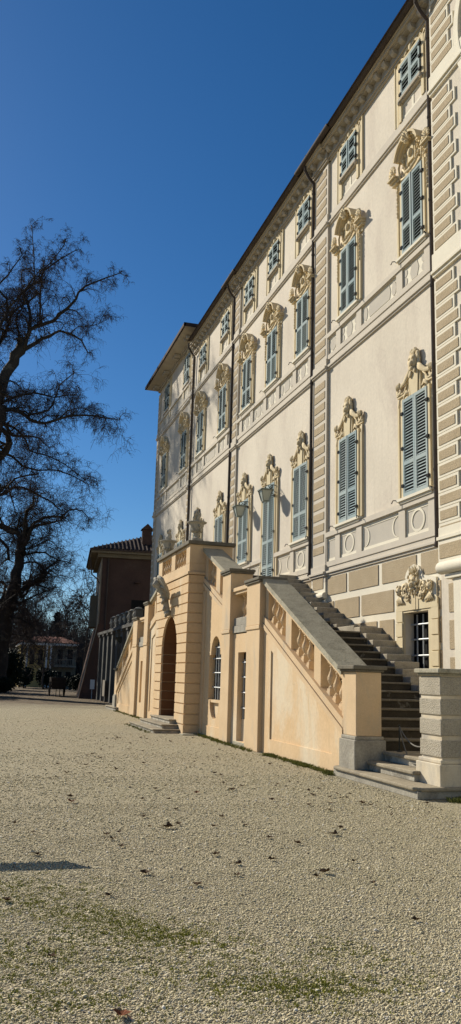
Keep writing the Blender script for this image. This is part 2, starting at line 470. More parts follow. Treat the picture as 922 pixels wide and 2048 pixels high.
# foot of the first pilaster: panel, torus and plain block
for (y0, y1) in (PA, PB):
    mb = MB()
    fbox(mb, 0, .07, y0, y1, 0, 4.2); fbox(mb, .07, .084, y0 + .14, y1 - .14, fz(3.98), fz(4.27), 1)
    mb.tube([(D - .09, y0 - .03, fz(3.79)), (D - .09, y1 + .03, fz(3.79))], .085, 12); fbox(mb, 0, .11, y0 - .04, y1 + .04, 0, fz(3.66))
    mb.build('pilaster_base', [M['white'], M['quoin']], palace, bevel=.006)
# corner quoins of the near wing, alternately long and short
mb = MB()
z = fz(4.1); k = 0; pw = .10; pitch = .312
while z + pitch < 17.8:
    zm = z + pitch / 2
    if not any(fz(a) < zm < fz(b) for a, b in ((9.95, 10.5), (14.25, 14.75))) and zm > fz(4.45):
        yl = 13.92 if k % 2 else 14.12
        fbox(mb, pw, pw + .035, yl, 14.9, z + .004, z + pitch - .004)
        fbox(mb, pw + .035, pw + .047, yl + .075, 14.83, z + .06, z + pitch - .06, 1)
    z += pitch; k += 1
for za, zb in ((9.98, 10.5), (14.28, 14.75)):
    fbox(mb, pw, pw + .07, 3, 14.92, fz(za + .14), fz(zb)); fbox(mb, pw, pw + .10, 3, 14.94, fz(za + .07), fz(za + .138)); fbox(mb, pw, pw + .06, 3, 14.92, fz(za), fz(za + .068))
fbox(mb, pw, pw + .05, 3, 14.9, fz(4.44), fz(4.62)); fbox(mb, pw, pw + .09, 3, 14.92, fz(4.37), fz(4.438))
fbox(mb, pw, pw + .06, 3, 14.9, fz(3.93), fz(4.365)); fbox(mb, pw + .06, pw + .075, 13.2, 14.84, fz(4.0), fz(4.28), 1)
for z0, z1 in ((2.95, 3.5), (2.25, 2.8), (1.6, 2.1)): fbox(mb, pw, pw + .014, 14.42, 14.62, fz(z0), fz(z1), 1)
mb.build('corner_quoins', [M['white'], M['quoin']], palace, bevel=.006)
mb = MB()
mb.tube([(D - .24, 3, fz(3.79)), (D - .24, 14.68, fz(3.79))], .125, 28)
mb.box(D - .25, D - .101, 3, 14.52, fz(3.57), fz(3.66)); mb.box(D - .2, D - .101, 3, 14.3, 0, fz(3.565))
mb.build('base_torus', M['white'], palace, bevel=.01)
# curved stucco frame of the wing's top window, cut by the frame of the picture
mb = MB()
for r, t, p in ((1.0, .16, .05), (.82, .05, .08)):
    o = arc(12.9, fz(15.0), r, r * 1.5, 0, 360, 32)[:-1]; i = arc(12.9, fz(15.0), r - t, r * 1.5 - t, 0, 360, 32)[:-1]
    mb.plate(o, D - .10 - p, D - .10, [i])
mb.build('oval_frame', M['white'], palace)

# rusticated base: rough panels between smooth pale joints
mb = MB()
fbox(mb, 0, .012, 14.96, PA[0], 0.02, fz(4.29))
holes = 0
rows = [(3.785, 4.25, [(20.38, 19.22), (19.07, 17.46), (17.26, 15.69), (15.48, 14.66)]),
        (3.13, 3.61, [(20.38, 20.0), (19.91, 18.49), (18.34, 16.72)]),
        (2.50, 2.96, [(20.3, 19.2), (19.0, 17.54), (17.39, 16.72)]),
        (1.88, 2.34, [(19.9, 18.4), (18.2, 16.72)])]
for z0, z1, ys in rows:
    for yl, yr in ys: fbox(mb, .012, .03, fy(yr), fy(yl), fz(z0), fz(z1), 1)
for z0, z1, ys in rows[:1]:
    for yl, yr in [(29.5, 28.0), (27.8, 26.2), (26.0, 24.4), (24.2, 22.8), (22.6, 21.5)]: fbox(mb, .0, .03, fy(yr), fy(yl), fz(z0), fz(z1), 1)
for z0, z1, y0, y1 in ((3.05, 3.62, 15.06, 15.2), (2.4, 2.9, 15.06, 15.2), (1.75, 2.25, 15.06, 15.18)): fbox(mb, .012, .03, y0, y1, fz(z0), fz(z1), 1)
# the pale sheet must not close the window
o = mb
mb2 = MB()
mb2.v = []; 
mb = MB()
mb.plate([(15.0, .05), (PA[0], .05), (PA[0], fz(4.29)), (15.0, fz(4.29))], D - .012, D - .001, [[(GW[0] - .02, GW[2] - .02), (GW[1] + .02, GW[2] - .02), (GW[1] + .02, GW[3] + .02), (GW[0] - .02, GW[3] + .02)]])
off = 8  # first box of the earlier builder was the closed sheet: leave it out
mb.add(o.v[off:], [tuple(i - off for i in f) for f in o.f[6:]]); mb.m = [0] * (len(mb.f) - len(o.f[6:])) + o.m[6:]
mb.build('base_panels', [M['white'], M['quoin']], palace)

# ------------------------------------------------------------------ shutters and windows
def shutter_mesh(name, w, h, rails, flip=(), pitch=.070):
    """one leaf, hinge side at y=0, growing to y=w; x=-p; slats between the rails"""
    mb = MB(); st = .065; t = .045
    mb.box(-t, 0, 0, st, 0, h); mb.box(-t, 0, w - st, w, 0, h)
    zs = [0] + rails + [h]
    mb.box(-t, 0, st, w - st, 0, .10); mb.box(-t, 0, st, w - st, h - .075, h)
    for r in rails: mb.box(-t, 0, st, w - st, r - .045, r + .045)
    segs = []
    lo = .10
    for r in rails + [None]:
        hi = (r - .045) if r else h - .075
        segs.append((lo, hi)); lo = hi + .09
    for si, (a, b) in enumerate(segs):
        n = max(2, int(round((b - a) / pitch)))
        for k in range(n):
            zc = a + (b - a) * (k + .5) / n
            dz = .018 if si not in flip else -.016
            vs = [(-t + .004, st, zc - dz - .004), (-.004, st, zc + dz - .004), (-.004, st, zc + dz + .006), (-t + .004, st, zc - dz + .006)]
            vs += [(x, w - st, z) for x, y, z in vs]
            mb.add(vs, [(0, 1, 2, 3), (7, 6, 5, 4), (0, 4, 5, 1), (1, 5, 6, 2), (2, 6, 7, 3), (3, 7, 4, 0)])
    mb.box(-.003, .006, .01, w - .01, .01, h - .01, 1)
    for zz in (h * .12, h * .5, h * .86):       # pintles
        mb.box(-t - .02, -t + .03, -.06, .03, zz - .035, zz + .035, 2)
    return mb.mesh(name, [M['shutter'], M['dark'], M['hinge']])

def mirror_y(me, name):
    m2 = me.copy(); m2.name = name
    n = len(m2.vertices); co = np.empty(n * 3, 'f'); m2.vertices.foreach_get('co', co)
    co[1::3] *= -1; m2.vertices.foreach_set('co', co); m2.flip_normals(); m2.update()
    return m2

def spiral(cy, cz, r0, r1, turns, a0, n, p, sgn=1):
    out = []
    for i in range(n + 1):
        f = i / n; a = a0 + sgn * 2 * PI * turns * f; r = r0 + (r1 - r0) * f
        out.append((-p, cy + r * math.cos(a), cz + r * math.sin(a)))
    return out
def plate_l(mb, pts, p0, p1, holes=(), mi=0):
    mb.plate(pts, -p1, -p0, holes, mi)
def boxl(mb, p0, p1, y0, y1, z0, z1, mi=0): mb.box(-p1, -p0, y0, y1, z0, z1, mi)

def surround1(h, hw, sill=True):
    """jambs, ears and sill of the tall first-floor windows (local: y across, z up from the foot of the shutters)"""
    mb = MB(); o = hw + .27
    for s in (-1, 1):
        a, b = sorted((s * (hw + .01), s * (hw + .10))); boxl(mb, 0, .075, a, b, -.02, h + .02)
        a, b = sorted((s * (hw + .10), s * (hw + .20))); boxl(mb, 0, .04, a, b, -.02, h - .12)
        a, b = sorted((s * (hw + .20), s * o)); boxl(mb, 0, .065, a, b, .0, h - .12)
    return mb, o
def sill_mesh(hw):
    mb = MB()
    boxl(mb, 0, .15, -hw - .22, hw + .22, -.075, -.012); boxl(mb, 0, .11, -hw - .18, hw + .18, -.13, -.078)
    for s in (-1, 1):
        mb.tube([(-.10, s * (hw + .2), -.03), (-.20, s * (hw + .27), -.02), (-.22, s * (hw + .31), -.09)], .012, 5, 1)
    return mb.mesh('sill', [M['white'], M['hinge']])

def ornament1(h, hw):
    mb = MB(); Y = 0
    pl = [(-.80, h - .22), (.80, h - .22), (.80, h + .16), (.62, h + .22), (.46, h + .52), (.26, h + .60), (-.26, h + .60), (-.46, h + .52), (-.62, h + .22), (-.80, h + .16)]
    plate_l(mb, pl, 0, .035, [[(-hw - .01, h - .2), (hw + .01, h - .2), (hw + .01, h + .0), (-hw - .01, h + .0)]], 1)
    # tapered keystone shaft
    v = [(-.17, -.15, h - .02), (-.17, .15, h - .02), (-.20, .21, h + .56), (-.20, -.21, h + .56), (0, -.15, h - .02), (0, .15, h - .02), (0, .21, h + .56), (0, -.21, h + .56)]
    mb.add(v, [(3, 2, 1, 0), (4, 5, 6, 7), (0, 1, 5, 4), (1, 2, 6, 5), (2, 3, 7, 6), (3, 0, 4, 7)], 1)
    boxl(mb, 0, .14, -.26, -.22, h, h + .52); boxl(mb, 0, .14, .22, .26, h, h + .52)
    # lion-like mask: muzzle, cheeks, brow, mane
    hz = h + .74
    mb.blob((-.20, 0, hz), (.14, .16, .19)); mb.blob((-.32, 0, hz - .06), (.08, .08, .07)); mb.blob((-.30, .07, hz + .07), (.05, .06, .03)); mb.blob((-.30, -.07, hz + .07), (.05, .06, .03))
    mb.blob((-.29, 0, hz - .16), (.07, .09, .05))
    r = random.Random(3)
    for k in range(16):
        a = PI * (-.15 + 1.3 * k / 15)
        mb.blob((-.14 + r.uniform(-.05, .04), .19 * math.cos(a) + r.uniform(-.02, .02), hz + .03 + .21 * math.sin(a)), (.07, .06 + r.uniform(0, .03), .06 + r.uniform(0, .03)), u=6, v=4)
    for k in range(5): mb.blob((-.18, -.12 + .06 * k, hz + .25 + .02 * (k % 2)), (.05, .035, .06), u=6, v=4)
    for k in range(6): mb.blob((-.24, r.uniform(-.12, .12), hz - .2 - .03 * k % .1), (.05, .05, .07), u=6, v=4)
    for s in (-1, 1):
        # shoulder scroll running out to the paw / volute
        mb.tube([(-.14, s * .16, h + .60), (-.15, s * .32, h + .50), (-.14, s * .46, h + .40), (-.13, s * .62, h + .36), (-.13, s * .74, h + .38)], [.085, .075, .06, .055, .065], 7)
        mb.tube(spiral(s * .72, h + .30, .135, .03, 1.4, PI / 2, 16, .12, -s), [.05 - .0018 * k for k in range(17)], 6)
        for k in range(3): mb.blob((-.17, s * (.68 + .06 * k), h + .40 - .01 * k), (.07, .035, .075), u=6, v=4)
        # raking mouldings beside the shaft
        mb.tube([(-.08, s * .30, h + .44), (-.08, s * .42, h + .34), (-.08, s * .50, h + .22), (-.08, s * .60, h + .17)], .03, 5)
        mb.tube([(-.09, s * .28, h + .10), (-.12, s * .40, h + .16), (-.11, s * .50, h + .10), (-.08, s * .56, h + .02)], [.02, .05, .045, .02], 6)
        mb.tube([(-.09, s * .29, h + .02), (-.11, s * .38, h + .02), (-.09, s * .50, h - .02)], [.02, .04, .02], 6)
        boxl(mb, 0, .10, *sorted((s * .52, s * .84)), h + .12, h + .17); boxl(mb, 0, .13, *sorted((s * .56, s * .86)), h + .172, h + .205)
        # ear dropping down the jamb
        mb.tube([(-.07, s * .78, h + .08), (-.08, s * .80, h - .10), (-.07, s * .76, h - .28)], [.05, .045, .02], 6)
        mb.tube(spiral(s * .76, h - .30, .06, .02, 1.1, PI / 2, 10, .07, s), .022, 5)
    return mb.mesh('ornament', [M['orn'], M['yellow']], True)

def arcband(mb, cy, cz, r0, r1, a0, a1, p0, p1, n=14, mi=0):
    mb.plate(arc(cy, cz, r1, r1, a0, a1, n) + arc(cy, cz, r0, r0, a1, a0, n), -p1, -p0, mi=mi)
def ornament2(h, hw):
    mb = MB()
    plate_l(mb, [(-.50, h - .02), (.50, h - .02), (.50, h + .50), (.40, h + .74), (.2, h + .90), (-.2, h + .90), (-.40, h + .74), (-.50, h + .50)], 0, .05, mi=1)
    plate_l(mb, [(-.82, h - .02), (-.502, h - .02), (-.502, h + .16), (-.82, h + .10)], 0, .04, mi=1); plate_l(mb, [(.502, h - .02), (.82, h - .02), (.82, h + .10), (.502, h + .16)], 0, .04, mi=1)
    c = h + .40
    for r0, r1, p in ((.53, .585, .30), (.475, .528, .22), (.42, .473, .13)):
        arcband(mb, 0, c, r0, r1, 14, 84, 0, p); arcband(mb, 0, c, r0, r1, 96, 166, 0, p)
    for k in range(7):        # shell in the crown of the hood
        a = R(24 + 22 * k); mb.tube([(-.14, .04 * math.cos(a), c + .36 + .03 * math.sin(a)), (-.30, .15 * math.cos(a), c + .40 + .24 * math.sin(a))], [.018, .036], 6)
    mb.blob((-.22, 0, c + .36), (.09, .06, .06))
    # blind panel, mask and swags under the hood
    boxl(mb, .05, .11, -.13, .13, h + .30, h + .66, 1); mb.blob((-.13, 0, h + .50), (.06, .09, .11)); r = random.Random(5)
    for s in (-1, 1):
        boxl(mb, .05, .10, *sorted((s * .17, s * .20)), h + .26, h + .74)
        for k in range(7): mb.blob((-.09, s * r.uniform(.24, .38), h + .24 + .07 * k), (.05, r.uniform(.025, .045), r.uniform(.025, .05)), u=6, v=4)
    mb.tube([(-.1, -.40, h + .30), (-.12, -.26, h + .14), (-.13, 0, h + .08), (-.12, .26, h + .14), (-.1, .40, h + .30)], [.022, .035, .04, .035, .022], 6)
    mb.tube([(-.1, -.48, h + .08), (-.1, -.2, h + .015), (-.1, .2, h + .015), (-.1, .48, h + .08)], .022, 5)
    for s in (-1, 1):
        # fluted shells standing at the ends, on stepped brackets
        cz = h + .40; cy = s * .80
        for k in range(9):
            a = R(-10 + 25 * k); mb.tube([(-.10, cy, cz), (-.19, cy + .15 * math.cos(a), cz + .19 * math.sin(a))], [.016, .034], 6)
        mb.blob((-.15, cy, cz), (.08, .05, .05))
        boxl(mb, 0, .25, cy - .17, cy + .17, h + .235, h + .275); boxl(mb, 0, .19, cy - .15, cy + .15, h + .18, h + .23); boxl(mb, 0, .13, cy - .12, cy + .12, h + .11, h + .175)
        mb.tube(spiral(s * .62, h + .16, .08, .025, 1.2, 0, 12, .10, s), .024, 5)
        mb.tube([(-.10, s * .50, h + .60), (-.13, s * .56, h + .40), (-.12, s * .53, h + .22), (-.1, s * .5, h + .06)], [.022, .038, .034, .016], 6)
        for k in range(9):    # husks hanging down the jamb
            mb.blob((-.07, s * (.70 + .012 * (k % 2)), h - .02 - .095 * k), (.05, .045 - .003 * k, .05), u=6, v=4)
    return mb.mesh('ornament', [M['orn'], M['yellow']], True)

def surround3(h, hw, low):
    mb = MB()
    for s in (-1, 1):
        boxl(mb, 0, .035, *sorted((s * (hw + .20), s * (hw + .34))), low, h + .12)
        boxl(mb, 0, .06, *sorted((s * (hw + .02), s * (hw + .14))), low + .02, h + .05)
        boxl(mb, 0, .05, *sorted((s * (hw + .335), s * (hw + .37))), low + .02, h + .22)
    boxl(mb, 0, .05, -hw - .36, hw + .36, h + .221, h + .26)
    boxl(mb, 0, .06, -hw - .14, hw + .14, h + .052, h + .10)
    plate_l(mb, [(-.05 - hw, low + .05), (hw + .05, low + .05), (hw + .05, -.16), (-hw - .05, -.16)], 0, .012, [[(-hw + .03, low + .12), (-.05, low + .12), (-.05, -.22), (-hw + .03, -.22)], [(.05, low + .12), (hw - .03, low + .12), (hw - .03, -.22), (.05, -.22)]], 1)
    return mb.mesh('surround', [M['yellow'], M['white']])
def ornament3(h, hw):
    mb = MB(); r = random.Random(11)
    for s in (-1, 1):
        mb.tube([(-.07, s * .05, h + .20), (-.09, s * .18, h + .26), (-.08, s * .28, h + .18), (-.07, s * .36, h + .12), (-.08, s * .46, h + .17), (-.06, s * .52, h + .08)], [.05, .05, .045, .035, .045, .02], 6)
        mb.tube(spiral(s * .60, h + .10, .09, .025, 1.3, PI / 2, 12, .06, -s), .026, 5)
        mb.tube([(-.06, s * .66, h + .02), (-.07, s * .64, h - .16), (-.05, s * .60, h - .34)], [.045, .04, .015], 6)
        for k in range(4): mb.blob((-.06, s * (.15 + .11 * k), h + .10 + r.uniform(-.02, .03)), (.04, .05, .035), u=6, v=4)
    mb.blob((-.10, 0, h + .20), (.08, .09, .10)); mb.blob((-.09, 0, h + .32), (.06, .06, .06))
    return mb.mesh('ornament', [M['orn'], M['yellow']], True)
def sill3(hw):
    mb = MB(); boxl(mb, 0, .13, -hw - .07, hw + .07, -.09, -.02); boxl(mb, 0, .09, -hw - .05, hw + .05, -.13, -.092)
    for s in (-1, 1): mb.blob((-.09, s * (hw + .06), -.12), (.05, .05, .05), u=6, v=4)
    return mb.mesh('sill', [M['soffit']])

def meshes(row, h, hw):
    w = hw - .006
    if row == 1: sh = shutter_mesh('shutter', w, h, [h * .34]); s, _ = surround1(h, hw); sm = s.mesh('surround', [M['yellow']]); return sm, sh, ornament1(h, hw), sill_mesh(hw)
    if row == 2:
        sh = shutter_mesh('shutter', w, h, [h * .36], pitch=.082); s, _ = surround1(h, hw); sm = s.mesh('surround', [M['yellow']]); return sm, sh, ornament2(h, hw), sill_mesh(hw)
    sh = shutter_mesh('shutter', w, h, [h * .5], pitch=.118); return surround3(h, hw, -.62), sh, ornament3(h, hw), sill3(hw)
ajar = random.Random(17)
def place_window(yc, z0, row, h, hw, kit, alt=None):
    sm, sh, om, sl = kit
    wd = inst('window', sm, palace, (D, yc, z0))
    for s in (-1, 1):
        me = (alt or sh)
        key = me.name + '_m'
        if s > 0: m2 = bpy.data.meshes.get(key) or mirror_y(me, key)
        else: m2 = me
        lf = inst('shutter', m2, wd, (-.045, s * (hw - .002), 0))
        q = ajar.random()
        if q < .5: lf.rotation_euler.z = -s * R(ajar.uniform(.3, 2.2) if q < .44 else ajar.uniform(3, 6))
    inst('ornament', om, wd, (0, 0, 0), sc=(.85 if row == 2 else .52, 1, 1))
    if sl: inst('sill', sl, wd, (0, 0, 0))
    return wd
h1 = R1[1] - R1[0]; h2 = R2[1] - R2[0]; h3 = R3[1] - R3[0]
k1 = meshes(1, h1, R1[2]); k2 = meshes(2, h2, R2[2]); k3 = meshes(3, h3, R3[2])
alt2 = shutter_mesh('shutter_tilted', R2[2] - .006, h2, [h2 * .48], flip=(0,))
hd = R1[1] - 4.62
kd = (surround1(hd, R1[2])[0].mesh('door_surround', [M['yellow']]), shutter_mesh('door_shutter', R1[2] - .006, hd, [hd * .17, hd * .42]), ornament1(hd, R1[2]), None)
for i, yc in enumerate(YC):
    if i == 3: place_window(yc, 4.62, 1, hd, R1[2], kd)['label'] = 'tall shuttered french door at the head of the stairs'
    else: place_window(yc, R1[0], 1, h1, R1[2], k1)
    place_window(yc, R2[0], 2, h2, R2[2], k2, alt2 if i in (2, 3) else None)
    place_window(yc, R3[0], 3, h3, R3[2], k3)
hw3 = R3W[1] - R3W[0]
k3w = (surround3(hw3, .5, -.62), shutter_mesh('shutter_wing', .494, hw3, [hw3 * .45], pitch=.11), ornament3(hw3, .5), sill3(.5))
for yc in YW:
    place_window(yc, R1[0], 1, h1, R1[2], k1); place_window(yc, R2[0], 2, h2, R2[2], k2); place_window(yc, R3W[0], 3, hw3, .5, k3w)

# barred ground-floor window with its carved crest
mb = MB()
a, b, z0, z1 = fy(14.80), fy(16.50), 1.5, fz(3.28)
mb.plate([(a, z0), (b, z0), (b, z1), (a, z1)], D - .05, D - .001, [[(GW[0], GW[2]), (GW[1], GW[2]), (GW[1], GW[3]), (GW[0], GW[3])]])
for k in range(5):
    for s in (0, 1):
        y0, y1 = ((b - .26, b + .03) if s else (a - .03, a + .26))
        fbox(mb, .05, .075 if k % 2 else .065, y0, y1, fz(1.62 + .31 * k) + .01, fz(1.93 + .31 * k) - .01)
mb.plate([(a, fz(3.1)), (b, fz(3.1)), (b, fz(3.30)), (fy(16.1), fz(3.42)), (fy(15.2), fz(3.42)), (a, fz(3.3))], D - .068, D - .05)
gwin = mb.build('barred_window', M['yellow'], palace, bevel=.006)
mb = MB()
yk = fy(15.68)
for k, dy in enumerate((-.10, 0, .10)): fbox(mb, .06, .12 - .015 * abs(dy * 10), yk + dy - .045, yk + dy + .045, fz(3.10), fz(3.42))
rr = random.Random(21)
mb.plate([(fy(14.85), fz(3.28))] + [(fy(16.45), fz(3.28)), (fy(16.45), fz(3.7)), (fy(16.05), fz(3.78))] + [(yk + .08 + .40 * math.cos(R(q)), fz(3.70) + .36 * math.sin(R(q))) for q in (15, 35, 60, 90, 120, 145, 165)] + [(fy(15.3), fz(3.78)), (fy(14.85), fz(3.7))], D - .055, D - .002, mi=1)
X = lambda q: D - .05 - q
cz = fz(3.66)
mb.blob((X(.10), yk, cz), (.12, .13, .15)); mb.blob((X(.24), yk, cz - .06), (.07, .065, .06)); mb.blob((X(.20), yk + .06, cz + .05), (.05, .05, .025)); mb.blob((X(.20), yk - .06, cz + .05), (.05, .05, .025)); mb.blob((X(.2), yk, cz - .14), (.06, .07, .04))
for k in range(58):        # mane
    a = rr.uniform(0, 2 * PI); q = rr.uniform(.13, .30)
    mb.blob((X(rr.uniform(.03, .16) * (1.2 - q)), yk + q * math.cos(a) * .85, cz + .02 + q * math.sin(a)), (.05, rr.uniform(.018, .042), rr.uniform(.025, .055)), u=6, v=4)
for k in range(5): mb.tube([(X(.08), yk - .12 + .06 * k, cz + .20), (X(.15), yk - .14 + .07 * k, cz + .30), (X(.10), yk - .15 + .075 * k, cz + .36)], [.03, .03, .012], 6)
for s in (-1, 1):
    for (cy, c2, r0, tn) in ((.40, 3.50, .13, 1.5), (.27, 3.36, .08, 1.3)):
        mb.tube([(D - .05 + q[0], q[1], q[2]) for q in spiral(yk + s * cy, fz(c2), r0, .025, tn, PI / 2, 18, .10, -s)], [.034 - .0009 * k for k in range(19)], 6)
    mb.tube([(X(.06), yk + s * .20, fz(3.48)), (X(.10), yk + s * .34, fz(3.66)), (X(.08), yk + s * .50, fz(3.64))], [.03, .04, .02], 6)
    hy, hz = yk + s * .66, fz(3.52)     # winged child's head at the corner
    mb.blob((X(.10), hy, hz), (.09, .085, .105)); mb.blob((X(.20), hy, hz - .01), (.03, .02, .025)); mb.blob((X(.17), hy, hz - .06), (.03, .035, .015))
    for k in range(16):
        a = rr.uniform(-.3, PI + .3); mb.blob((X(.09 + rr.uniform(-.03, .05)), hy + .095 * math.cos(a), hz + .03 + .09 * math.sin(a)), (.04, .028, .028), u=6, v=4)
    for k in range(6): mb.tube([(X(.06), hy - s * .02, hz - .10), (X(.10), hy + s * (.09 - .05 * k), hz - .20 - .01 * k), (X(.05), hy + s * (.13 - .07 * k), hz - .30)], [.018, .026, .01], 5)
    for k in range(5): mb.tube([(X(.05), hy - s * .10, hz - .02), (X(.09), hy - s * (.17 + .02 * k), hz + .08 - .05 * k), (X(.05), hy - s * (.22 + .02 * k), hz + .12 - .09 * k)], [.016, .024, .008], 5)
mb.v = [(D - .05 - (D - .05 - x) * .55 if x < D - .056 else x, y, z) for x, y, z in mb.v]
mb.build('carved_crest', [M['orn'], M['white']], gwin, smooth=True)
mb = MB()
for k in range(3): mb.tube([(D + .15, GW[0] + .18 + .26 * k + .12, 1.7), (D + .15, GW[0] + .18 + .26 * k + .12, 3.05)], .018, 6)
mb.tube([(D + .15, GW[0] + .06, 1.7), (D + .15, GW[0] + .06, 3.05)], .018, 6)
for z in (1.86, 2.18, 2.52, 2.84): mb.tube([(D + .14, GW[0] + .001, z), (D + .14, GW[1] - .001, z)], .02, 6)
mb.build('window_bars', M['bars'], gwin)
mb = MB(); mb.box(D + .20, D + .34, GW[0] + .001, GW[1] - .001, GW[2] + .001, GW[3] - .001); mb.build('dark_pane', M['dark'], gwin)

# cornice with modillions, gutter, roof
def cornice(y0, y1, e):
    mb = MB()
    for p, za, zb in ((.06, 16.44, 16.50), (.10, 16.502, 16.56), (.07, 16.562, 16.76), (.20, 16.762, 16.80), (.29, 16.802, 16.88), (.33, 16.882, 16.93)):
        fbox(mb, 0, p + e, y0, y1, fz(za), fz(zb))
    n = max(1, int(round((y1 - y0) / .47)))
    for k in range(n):
        y = y0 + (y1 - y0) * (k + .5) / n
        mb.prism_y([(D - .07 - e, fz(16.62)), (D - .17 - e, fz(16.635)), (D - .22 - e, fz(16.69)), (D - .24 - e, fz(16.758)), (D - .07 - e, fz(16.758))], y - .075, y + .075)
    return mb.build('cornice', M['soffit'], palace)
for a, b, ws in SECT: cornice(a + .001, b - .001, 0)
cornice(PA[0] - .06, PA[1] + .06, .07); cornice(PB[0] - .06, PB[1] + .06, .07)
def gutter(y0, y1, p):
    mb = MB()
    prof = [(D - p + .085 * math.cos(t), fz(16.97) + .085 * math.sin(t)) for t in [PI + PI * k / 10 for k in range(11)]]
    prof = prof + [(x + (.012 if x < D - p else -.012), z) for x, z in reversed([(D - p + .072 * math.cos(t), fz(16.97) + .072 * math.sin(t)) for t in [PI + PI * k / 10 for k in range(11)]])]
    mb.prism_y(prof, y0, y1)
    fbox(mb, p - .09, p - .06, y0, y1, fz(16.94), fz(16.99))
    y = y0 + .5
    while y < y1:
        mb.box(D - p - .095, D - p + .09, y, y + .03, fz(16.98), fz(16.995)); y += 1.1
    return mb.build('gutter', M['gutter'], palace)
for a, b, p in ((15.05, 20.0, .39), (20.0, 22.6, .45), (22.6, 29.3, .39), (29.3, 31.0, .45), (31.0, 36.7, .39)): gutter(a + .004, b - .004, p)
mb = MB()
mb.add([(D - .39, 15, fz(17.0)), (D + 6.5, 15, fz(19.6)), (D + 6.5, 37.5, fz(19.6)), (D - .39, 37.0, fz(17.0)), (D - .52, 15, fz(16.95)), (D + 6.5, 15, fz(19.5)), (D + 6.5, 37.5, fz(19.5)), (D - .52, 37.0, fz(16.95))],
       [(0, 1, 2, 3), (7, 6, 5, 4), (0, 3, 7, 4), (0, 4, 5, 1), (2, 6, 7, 3), (1, 5, 6, 2)])
mb.add([(D + 6.5, 15, fz(19.6)), (D + 13.5, 15, fz(17.0)), (D + 13.5, 37.5, fz(17.0)), (D + 6.5, 37.5, fz(19.6))], [(0, 1, 2, 3)])
mb.build('roof', M['tile'], palace)
# wings: higher eaves with a deep soffit
def wing_eave(y0, y1):
    mb = MB(); x0 = D - .78
    mb.box(D - .10, D + 13.1, y0 + .62, y1 - .62, 17.62, 17.72); mb.box(D - .16, D + 13.1, y0 + .56, y1 - .56, 17.722, 17.80)
    mb.box(x0 + .08, D + 13.7, y0 + .08, y1 - .08, 17.90, 18.0)
    mb.add([(x0 + .1, y0 + .1, 17.899), (D + 13.6, y0 + .1, 17.899), (D + 13.6, y1 - .1, 17.899), (x0 + .1, y1 - .1, 17.899), (D - .16, y0 + .56, 17.801), (D + 13.1, y0 + .56, 17.801), (D + 13.1, y1 - .56, 17.801), (D - .16, y1 - .56, 17.801)],
           [(0, 3, 7, 4), (0, 4, 5, 1), (2, 6, 7, 3)])
    for y in [y0 + 1.1 + k * (y1 - y0 - 2.2) / 3 for k in range(4)]:
        for d in (-.2, .2): mb.box(D - .45, D - .161, y + d - .09, y + d + .09, 17.66, 17.79)
    mb.build('wing_cornice', M['soffit'], palace)
    mb = MB()
    mb.box(x0, x0 + .079, y0, y1, 17.93, 18.08); mb.box(x0, D + 13.7, y0, y0 + .079, 17.93, 18.08); mb.box(x0, D + 13.7, y1 - .079, y1, 17.93, 18.08)
    xm = D + 6.5; ym = (y0 + y1) / 2
    mb.add([(x0, y0, 18.081), (D + 13.8, y0, 18.081), (D + 13.8, y1, 18.081), (x0, y1, 18.081), (x0 + 3.6, ym, 19.5), (D + 9.8, ym, 19.5)], [(0, 1, 5, 4), (1, 2, 5), (2, 3, 4, 5), (3, 0, 4), (3, 2, 1, 0)])
    mb.build('wing_roof', M['tile'], palace)
wing_eave(36.55, 46.35); wing_eave(2.2, 15.5)
# downpipes
def pipe(y, zb, zt=16.97, p=.105, po=.39):
    mb = MB(); z1 = fz(zt)
    mb.tube([(D - po, y, z1 - .04), (D - po, y, z1 - .22), (D - po + .10, y, z1 - .40), (D - .24, y - .02, z1 - .50), (D - p, y - .02, z1 - .64), (D - p, y - .02, z1 - .9), (D - p, y - .02, zb + .12), (D - p - .03, y - .02, zb)], .046, 8)
    z = zb + 1.6
    while z < z1 - 1: mb.lathe([(.056, 0), (.056, .05)], (D - p, y - .02, z), 8); z += 2.05
    mb.build('downpipe', M['gutter'], palace, smooth=False)
pipe(15.05, fz(4.28)); pipe(22.0, fz(4.4)); pipe(30.47, 4.75); pipe(37.12, 4.75)

# ------------------------------------------------------------------ double staircase in front of the palace
stairs = thing('double_staircase', 'apricot plastered double staircase with balustrades and a rusticated arched portal', 'staircase')
XW = 6.2                     # outer face of the stair walls
XI = 6.68                    # inner face
PORT = (23.73, 28.2, 5.72)   # portal block: y range and front plane
AX = 26.0
BAL = [(.052, 0), (.052, .035), (.034, .05), (.030, .07), (.052, .12), (.072, .19), (.070, .25), (.045, .33), (.028, .40), (.026, .45), (.040, .475), (.026, .50), (.050, .53), (.050, .56)]
def baluster_mesh(h):
    mb = MB(); k = h / .56
    mb.box(-.065, .065, -.065, .065, 0, .05 * k)
    mb.lathe([(r * 1.12, .05 * k + z * k * .86) for r, z in BAL], n=12)
    mb.box(-.06, .06, -.06, .06, .05 * k + .56 * .86 * k, h)
    me = mb.mesh('baluster', M['stair_band'])
    return me
BM = baluster_mesh(.60)

